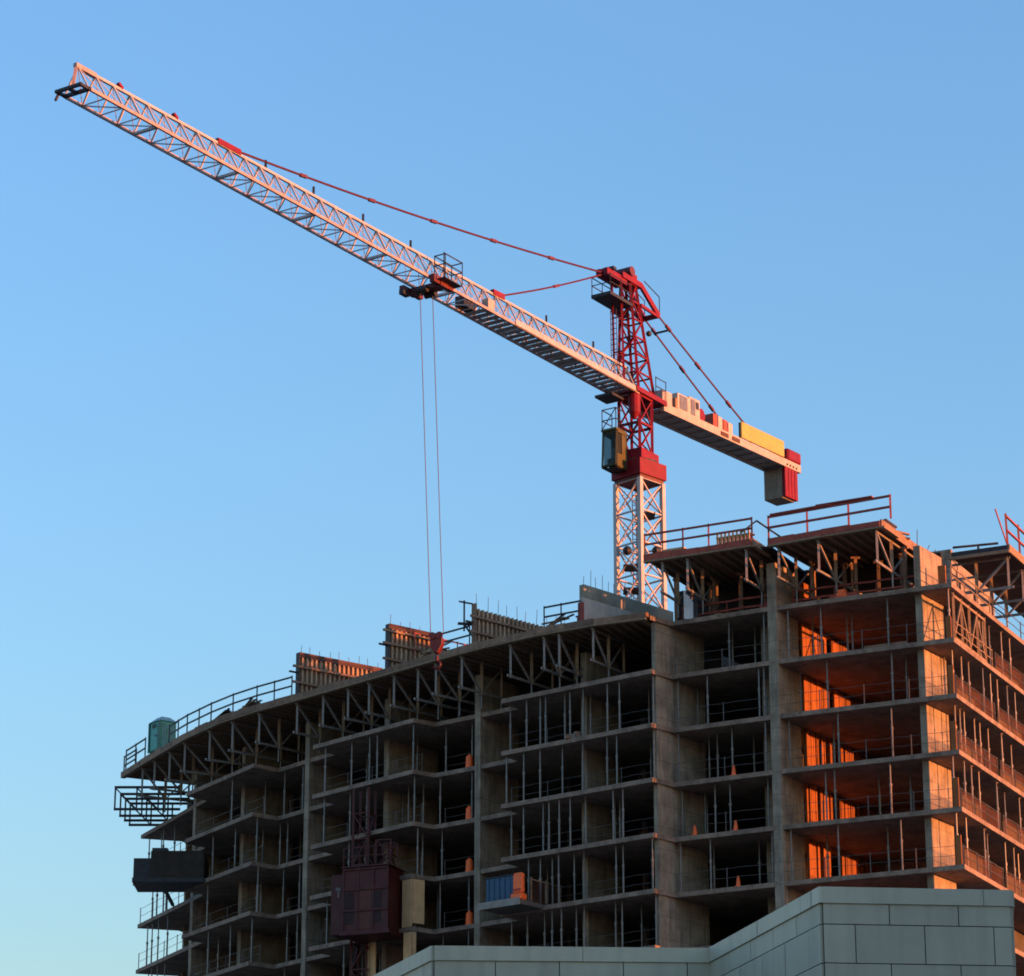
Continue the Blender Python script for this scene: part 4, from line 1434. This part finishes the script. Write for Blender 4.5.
prof = [(-.1, -.5), (.1, -.5), (.34, -.03), (.34, .27), (.15, .58), (-.15, .58), (-.34, .27), (-.34, -.03)]
i = len(hb.v)
for s in (-.2, .2):
    for a, z in prof:
        hb.v.append(hk + ax * a + ay * s + V((0, 0, z)))
m_ = len(prof)
for k in range(m_):
    hb.f.append([i + k, i + (k + 1) % m_, i + m_ + (k + 1) % m_, i + m_ + k])
hb.f.append(list(range(i + m_ - 1, i - 1, -1)))
hb.f.append(list(range(i + m_, i + 2 * m_)))
hbo = hb.build('hook_block', 'dkred', cr, .03)
for s in (-1, 1):
    MB().tube(hk + ax * (.2 * s) + V((0, 0, .42)) - ay * .26, hk + ax * (.2 * s) + V((0, 0, .42)) - ay * .205, .2, 12).build('block_sheave', 'dkred', hbo)
hkm = MB()
hkm.tube(hk + V((0, 0, -.62)), hk + V((0, 0, -.92)), .1, 8)
prev = None
for k in range(10):
    a = R(90 - 27 * k)
    p = hk + V((0, 0, -1.1)) + ax * (.2 * math.cos(a)) + V((0, 0, .2 * math.sin(a)))
    if prev is not None:
        hkm.tube(prev, p, .07, 6)
    prev = p
hkm.build('hook', 'hoistred', hbo)
# counter-jib
def cz(u): return 66.36 + .052 * (-u - 3.5)
def slab_u(mb, u0, u1, v0, v1, h0, h1):
    pts = []
    for h in (h0, h1):
        for u, v in ((u0, v0), (u0, v1), (u1, v1), (u1, v0)):
            pts.append(C(u - .4, v, cz(u) + h))
    mb.hexa(pts)
cj = MB()
slab_u(cj, -1.5, -18.4, .62, .85, 0, .5)
cj.build('counter_jib_beam', 'cream', cr)
cj = MB()
slab_u(cj, -1.5, -18.4, -.85, -.62, 0, .5)
cj.build('counter_jib_beam', 'cream', cr)
cj = MB()
slab_u(cj, -1.5, -18.3, -.617, .617, .12, .2)
u = -2
while u > -18:
    slab_u(cj, u, u - .12, -.617, .617, .02, .118)
    u -= 1.2
cj.build('counter_jib_floor', 'cream', cr)
def deckbox(name, m, u0, u1, v0, v1, h0, h1, bev=.02):
    mb = MB()
    slab_u(mb, u0, u1, v0, v1, h0, h1)
    return mb.build(name, m, cr, bev)
deckbox('control_box', 'cream', -1.45, -2.55, .1, .8, .503, 1.35)
hb2 = deckbox('winch_housing', 'cream', -3.2, -4.6, -.1, .8, .503, 1.6)
deckbox('winch_housing', 'cream', -4.65, -5.9, -.4, .75, .503, 1.75)
deckbox('winch_frame', 'oldtimber', -2.9, -3.15, -.2, .82, .503, 1.2)
MB().tube(C(-6.75, -.6, cz(-6.75) + .95), C(-6.75, .55, cz(-6.75) + .95), .3, 14).build('rope_drum', 'darksteel', cr)
for v in (-.62, .55):
    MB().tube(C(-6.75, v, cz(-6.75) + .95), C(-6.75, v + .06, cz(-6.75) + .95), .42, 14).build('drum_flange', 'red', cr)
deckbox('cabinet_door', 'steel', -3.4, -4.3, .803, .83, .62, 1.5, 0)
deckbox('cabinet_door', 'steel', -4.8, -5.3, .753, .78, .62, 1.6, 0)
deckbox('vent_panel', 'darksteel', -5.4, -5.75, .753, .775, 1.1, 1.55, 0)
for u_ in (-8.2, -9.6):
    deckbox('cable_tray', 'rust', u_, u_ - .9, .84, .9, .1, .35, 0)
for i_ in range(5):
    deckbox('board_frame', 'rust', -10.85 - 1.32 * i_, -10.93 - 1.32 * i_, .62, .755, .5, 1.6, 0)
deckbox('electric_box', 'darksteel', -6.0, -6.2, .2, .5, .503, .9)
for i in range(4):
    deckbox('resistor_rack', 'cream' if i % 2 else 'redtimber', -7.6 - .62 * i, -8.1 - .62 * i, -.2, .7, .503, 1.42 - .05 * i)
yp = deckbox('sign_board', 'yellow', -10.8, -16.2, .76, .88, .56, 1.62)
deckbox('rear_lantern', 'darksteel', -6.4, -6.5, .3, .4, .5, 1.4)
for i_ in range(4):
    deckbox('ballast_bolt', 'darksteel', -16.5 - .4 * i_, -16.62 - .4 * i_, .845, .9, .1, .22, 0)
deckbox('upper_ballast', 'red', -16.75, -18.5, -.7, .86, .51, 1.35, .12)
deckbox('counterweight', 'concrete', -16.3, -17.9, -.72, .60, -2.05, -.003, .04)
cwf = deckbox('counterweight', 'red', -16.3, -17.95, .605, .84, -2.0, -.003, .03)
for i in range(3):
    deckbox('counterweight_rib', 'red', -16.7 - .4 * i, -16.76 - .4 * i, .842, .87, -1.95, -.1, 0)
rl = MB()
for u in [-6.5 - 1.5 * i for i in range(8)]:
    for v in (-.8,):
        rl.bar(C(u, v, cz(u) + .5), C(u, v, cz(u) + 1.5), .04)
for h in (1.0, 1.48):
    rl.bar(C(-2.5, -.8, cz(-2.5) + h), C(-17.0, -.8, cz(-17) + h), .035)
rl.build('counter_jib_rail', 'darksteel', cr)

# ------------------------------------------------------------------ grey clad building in front
HT = 11.7
F0, F1, F2, F3, F4 = V((-3.1, 59.3)), V((-1.36, 54.72)), V((3.50, 54.96)), V((4.94, 49.62)), V((7.97, 49.90))
F5, F6 = V((9.3, 60.0)), V((3.0, 64.0))
gb_ = thing('clad_building', 'low grey building clad in rectangular panels with a stepped parapet', 'building', (3, 55, 0))
poly = [F0, F1, F2, F3, F4, F5, F6]
MB().prism(poly, 0, HT - .5).build('backing_wall', 'joint', gb_)
cap = MB(); par = MB()
for i in range(len(poly)):
    p, q = poly[i], poly[(i + 1) % len(poly)]
    d = (q - p).normalized()
    n = V((d.y, -d.x))                        # outward
    if (p - V((3.2, 57))).dot(n) < 0:
        n = -n
    L = (q - p).length
    cl_ = MB()
    z = HT - .25
    row = 0
    while z > 1:
        h = .34 if row == 0 else .62
        x = -(.0 if row % 2 == 0 else .56) - .05
        while x < L:
            a, b = max(x, 0), min(x + 1.12, L)
            if b - a > .05:
                jit = random.uniform(-.0025, .0025)
                cl_.obox(p, d, n, a + .008, b - .008, .001, .045 + jit, z - h + .008, z - .008)
            x += 1.12
        z -= h
        row += 1
    cl_.build('wall_cladding', 'clad', gb_)
    par.obox(p, d, n, 0.002, L - .002, -.3, -.001, HT - .5, HT - .26)
    x = 0
    k = 0
    while x < L:
        e = min(x + 2.6, L)
        ext0, ext1 = (.02 if x == 0 else .004), (.03 if e == L else -.004)
        if i in (2,):
            ext1 = .07
        cap.obox(p, d, n, x + .004 - (0.0), e + (ext1 if ext1 > 0 and i in (0, 2, 3) else -.004), -.36, .075, HT - .255 + .0015 * (i % 3), HT + .002 * (i % 4))
        x = e
par.build('parapet', 'joint', gb_)
cap.build('parapet_cap', 'cladcap', gb_)
MB().prism([p + (V((3.2, 57)) - p).normalized() * .6 for p in poly], HT - .497, HT - .44).build('roof', 'roofing', gb_)

# neighbouring block beyond the right of the frame: it keeps the low sun off the clad building
nb = thing('apartment_block', 'plain buff apartment block standing across the street, out of frame', 'building', (38, 33, 0))
MB().box(30, 52, 18, 44, 0, 18.5).build('wall', 'brick', nb)
MB().box(29.7, 52.3, 17.7, 44.3, 18.5, 19.1).build('roof', 'roofing', nb)
for fl_ in range(6):
    for i in range(6):
        y0 = 20 + 4 * i
        MB().box(29.93, 29.998, y0, y0 + 1.6, 1.2 + 2.9 * fl_, 2.7 + 2.9 * fl_).build('window', 'winglass', nb)

# ------------------------------------------------------------------ light
SUN_AZ, SUN_EL = -20.6, 2.0          # direction the light comes from: plan angle from +X, height
sd = bpy.data.lights.new('sun', 'SUN')
sd.energy = 1.35
sd.angle = R(.5)
sd.color = (1.0, .30, .09)
so = bpy.data.objects.new('sun', sd)
COL.objects.link(so)
v = V((math.cos(R(SUN_AZ)) * math.cos(R(SUN_EL)), math.sin(R(SUN_AZ)) * math.cos(R(SUN_EL)), math.sin(R(SUN_EL))))
so.rotation_euler = v.to_track_quat('Z', 'Y').to_euler()
so.location = (40, 20, 60)
w_ = bpy.data.worlds.new('World')
S.world = w_
w_.use_nodes = True
nt = w_.node_tree
bg = nt.nodes['Background']
sk = nt.nodes.new('ShaderNodeTexSky')
sk.sky_type = 'NISHITA'
sk.sun_disc = False
sk.sun_elevation = R(SUN_EL)
sk.sun_rotation = R(90 - SUN_AZ)
sk.air_density = 1.40
sk.dust_density = .7
sk.ozone_density = 3.5
nt.links.new(sk.outputs[0], bg.inputs[0])
bg.inputs[1].default_value = .15
S.view_settings.view_transform = 'Standard'
S.view_settings.look = 'None'
S.view_settings.gamma = 1
S.view_settings.exposure = 3.06
S.view_settings.use_curve_mapping = False
S.render.engine = 'CYCLES'
S.cycles.max_bounces = 6
S.cycles.diffuse_bounces = 2
S.cycles.transparent_max_bounces = 8
S.cycles.use_denoising = True
S.cycles.filter_width = 1.8
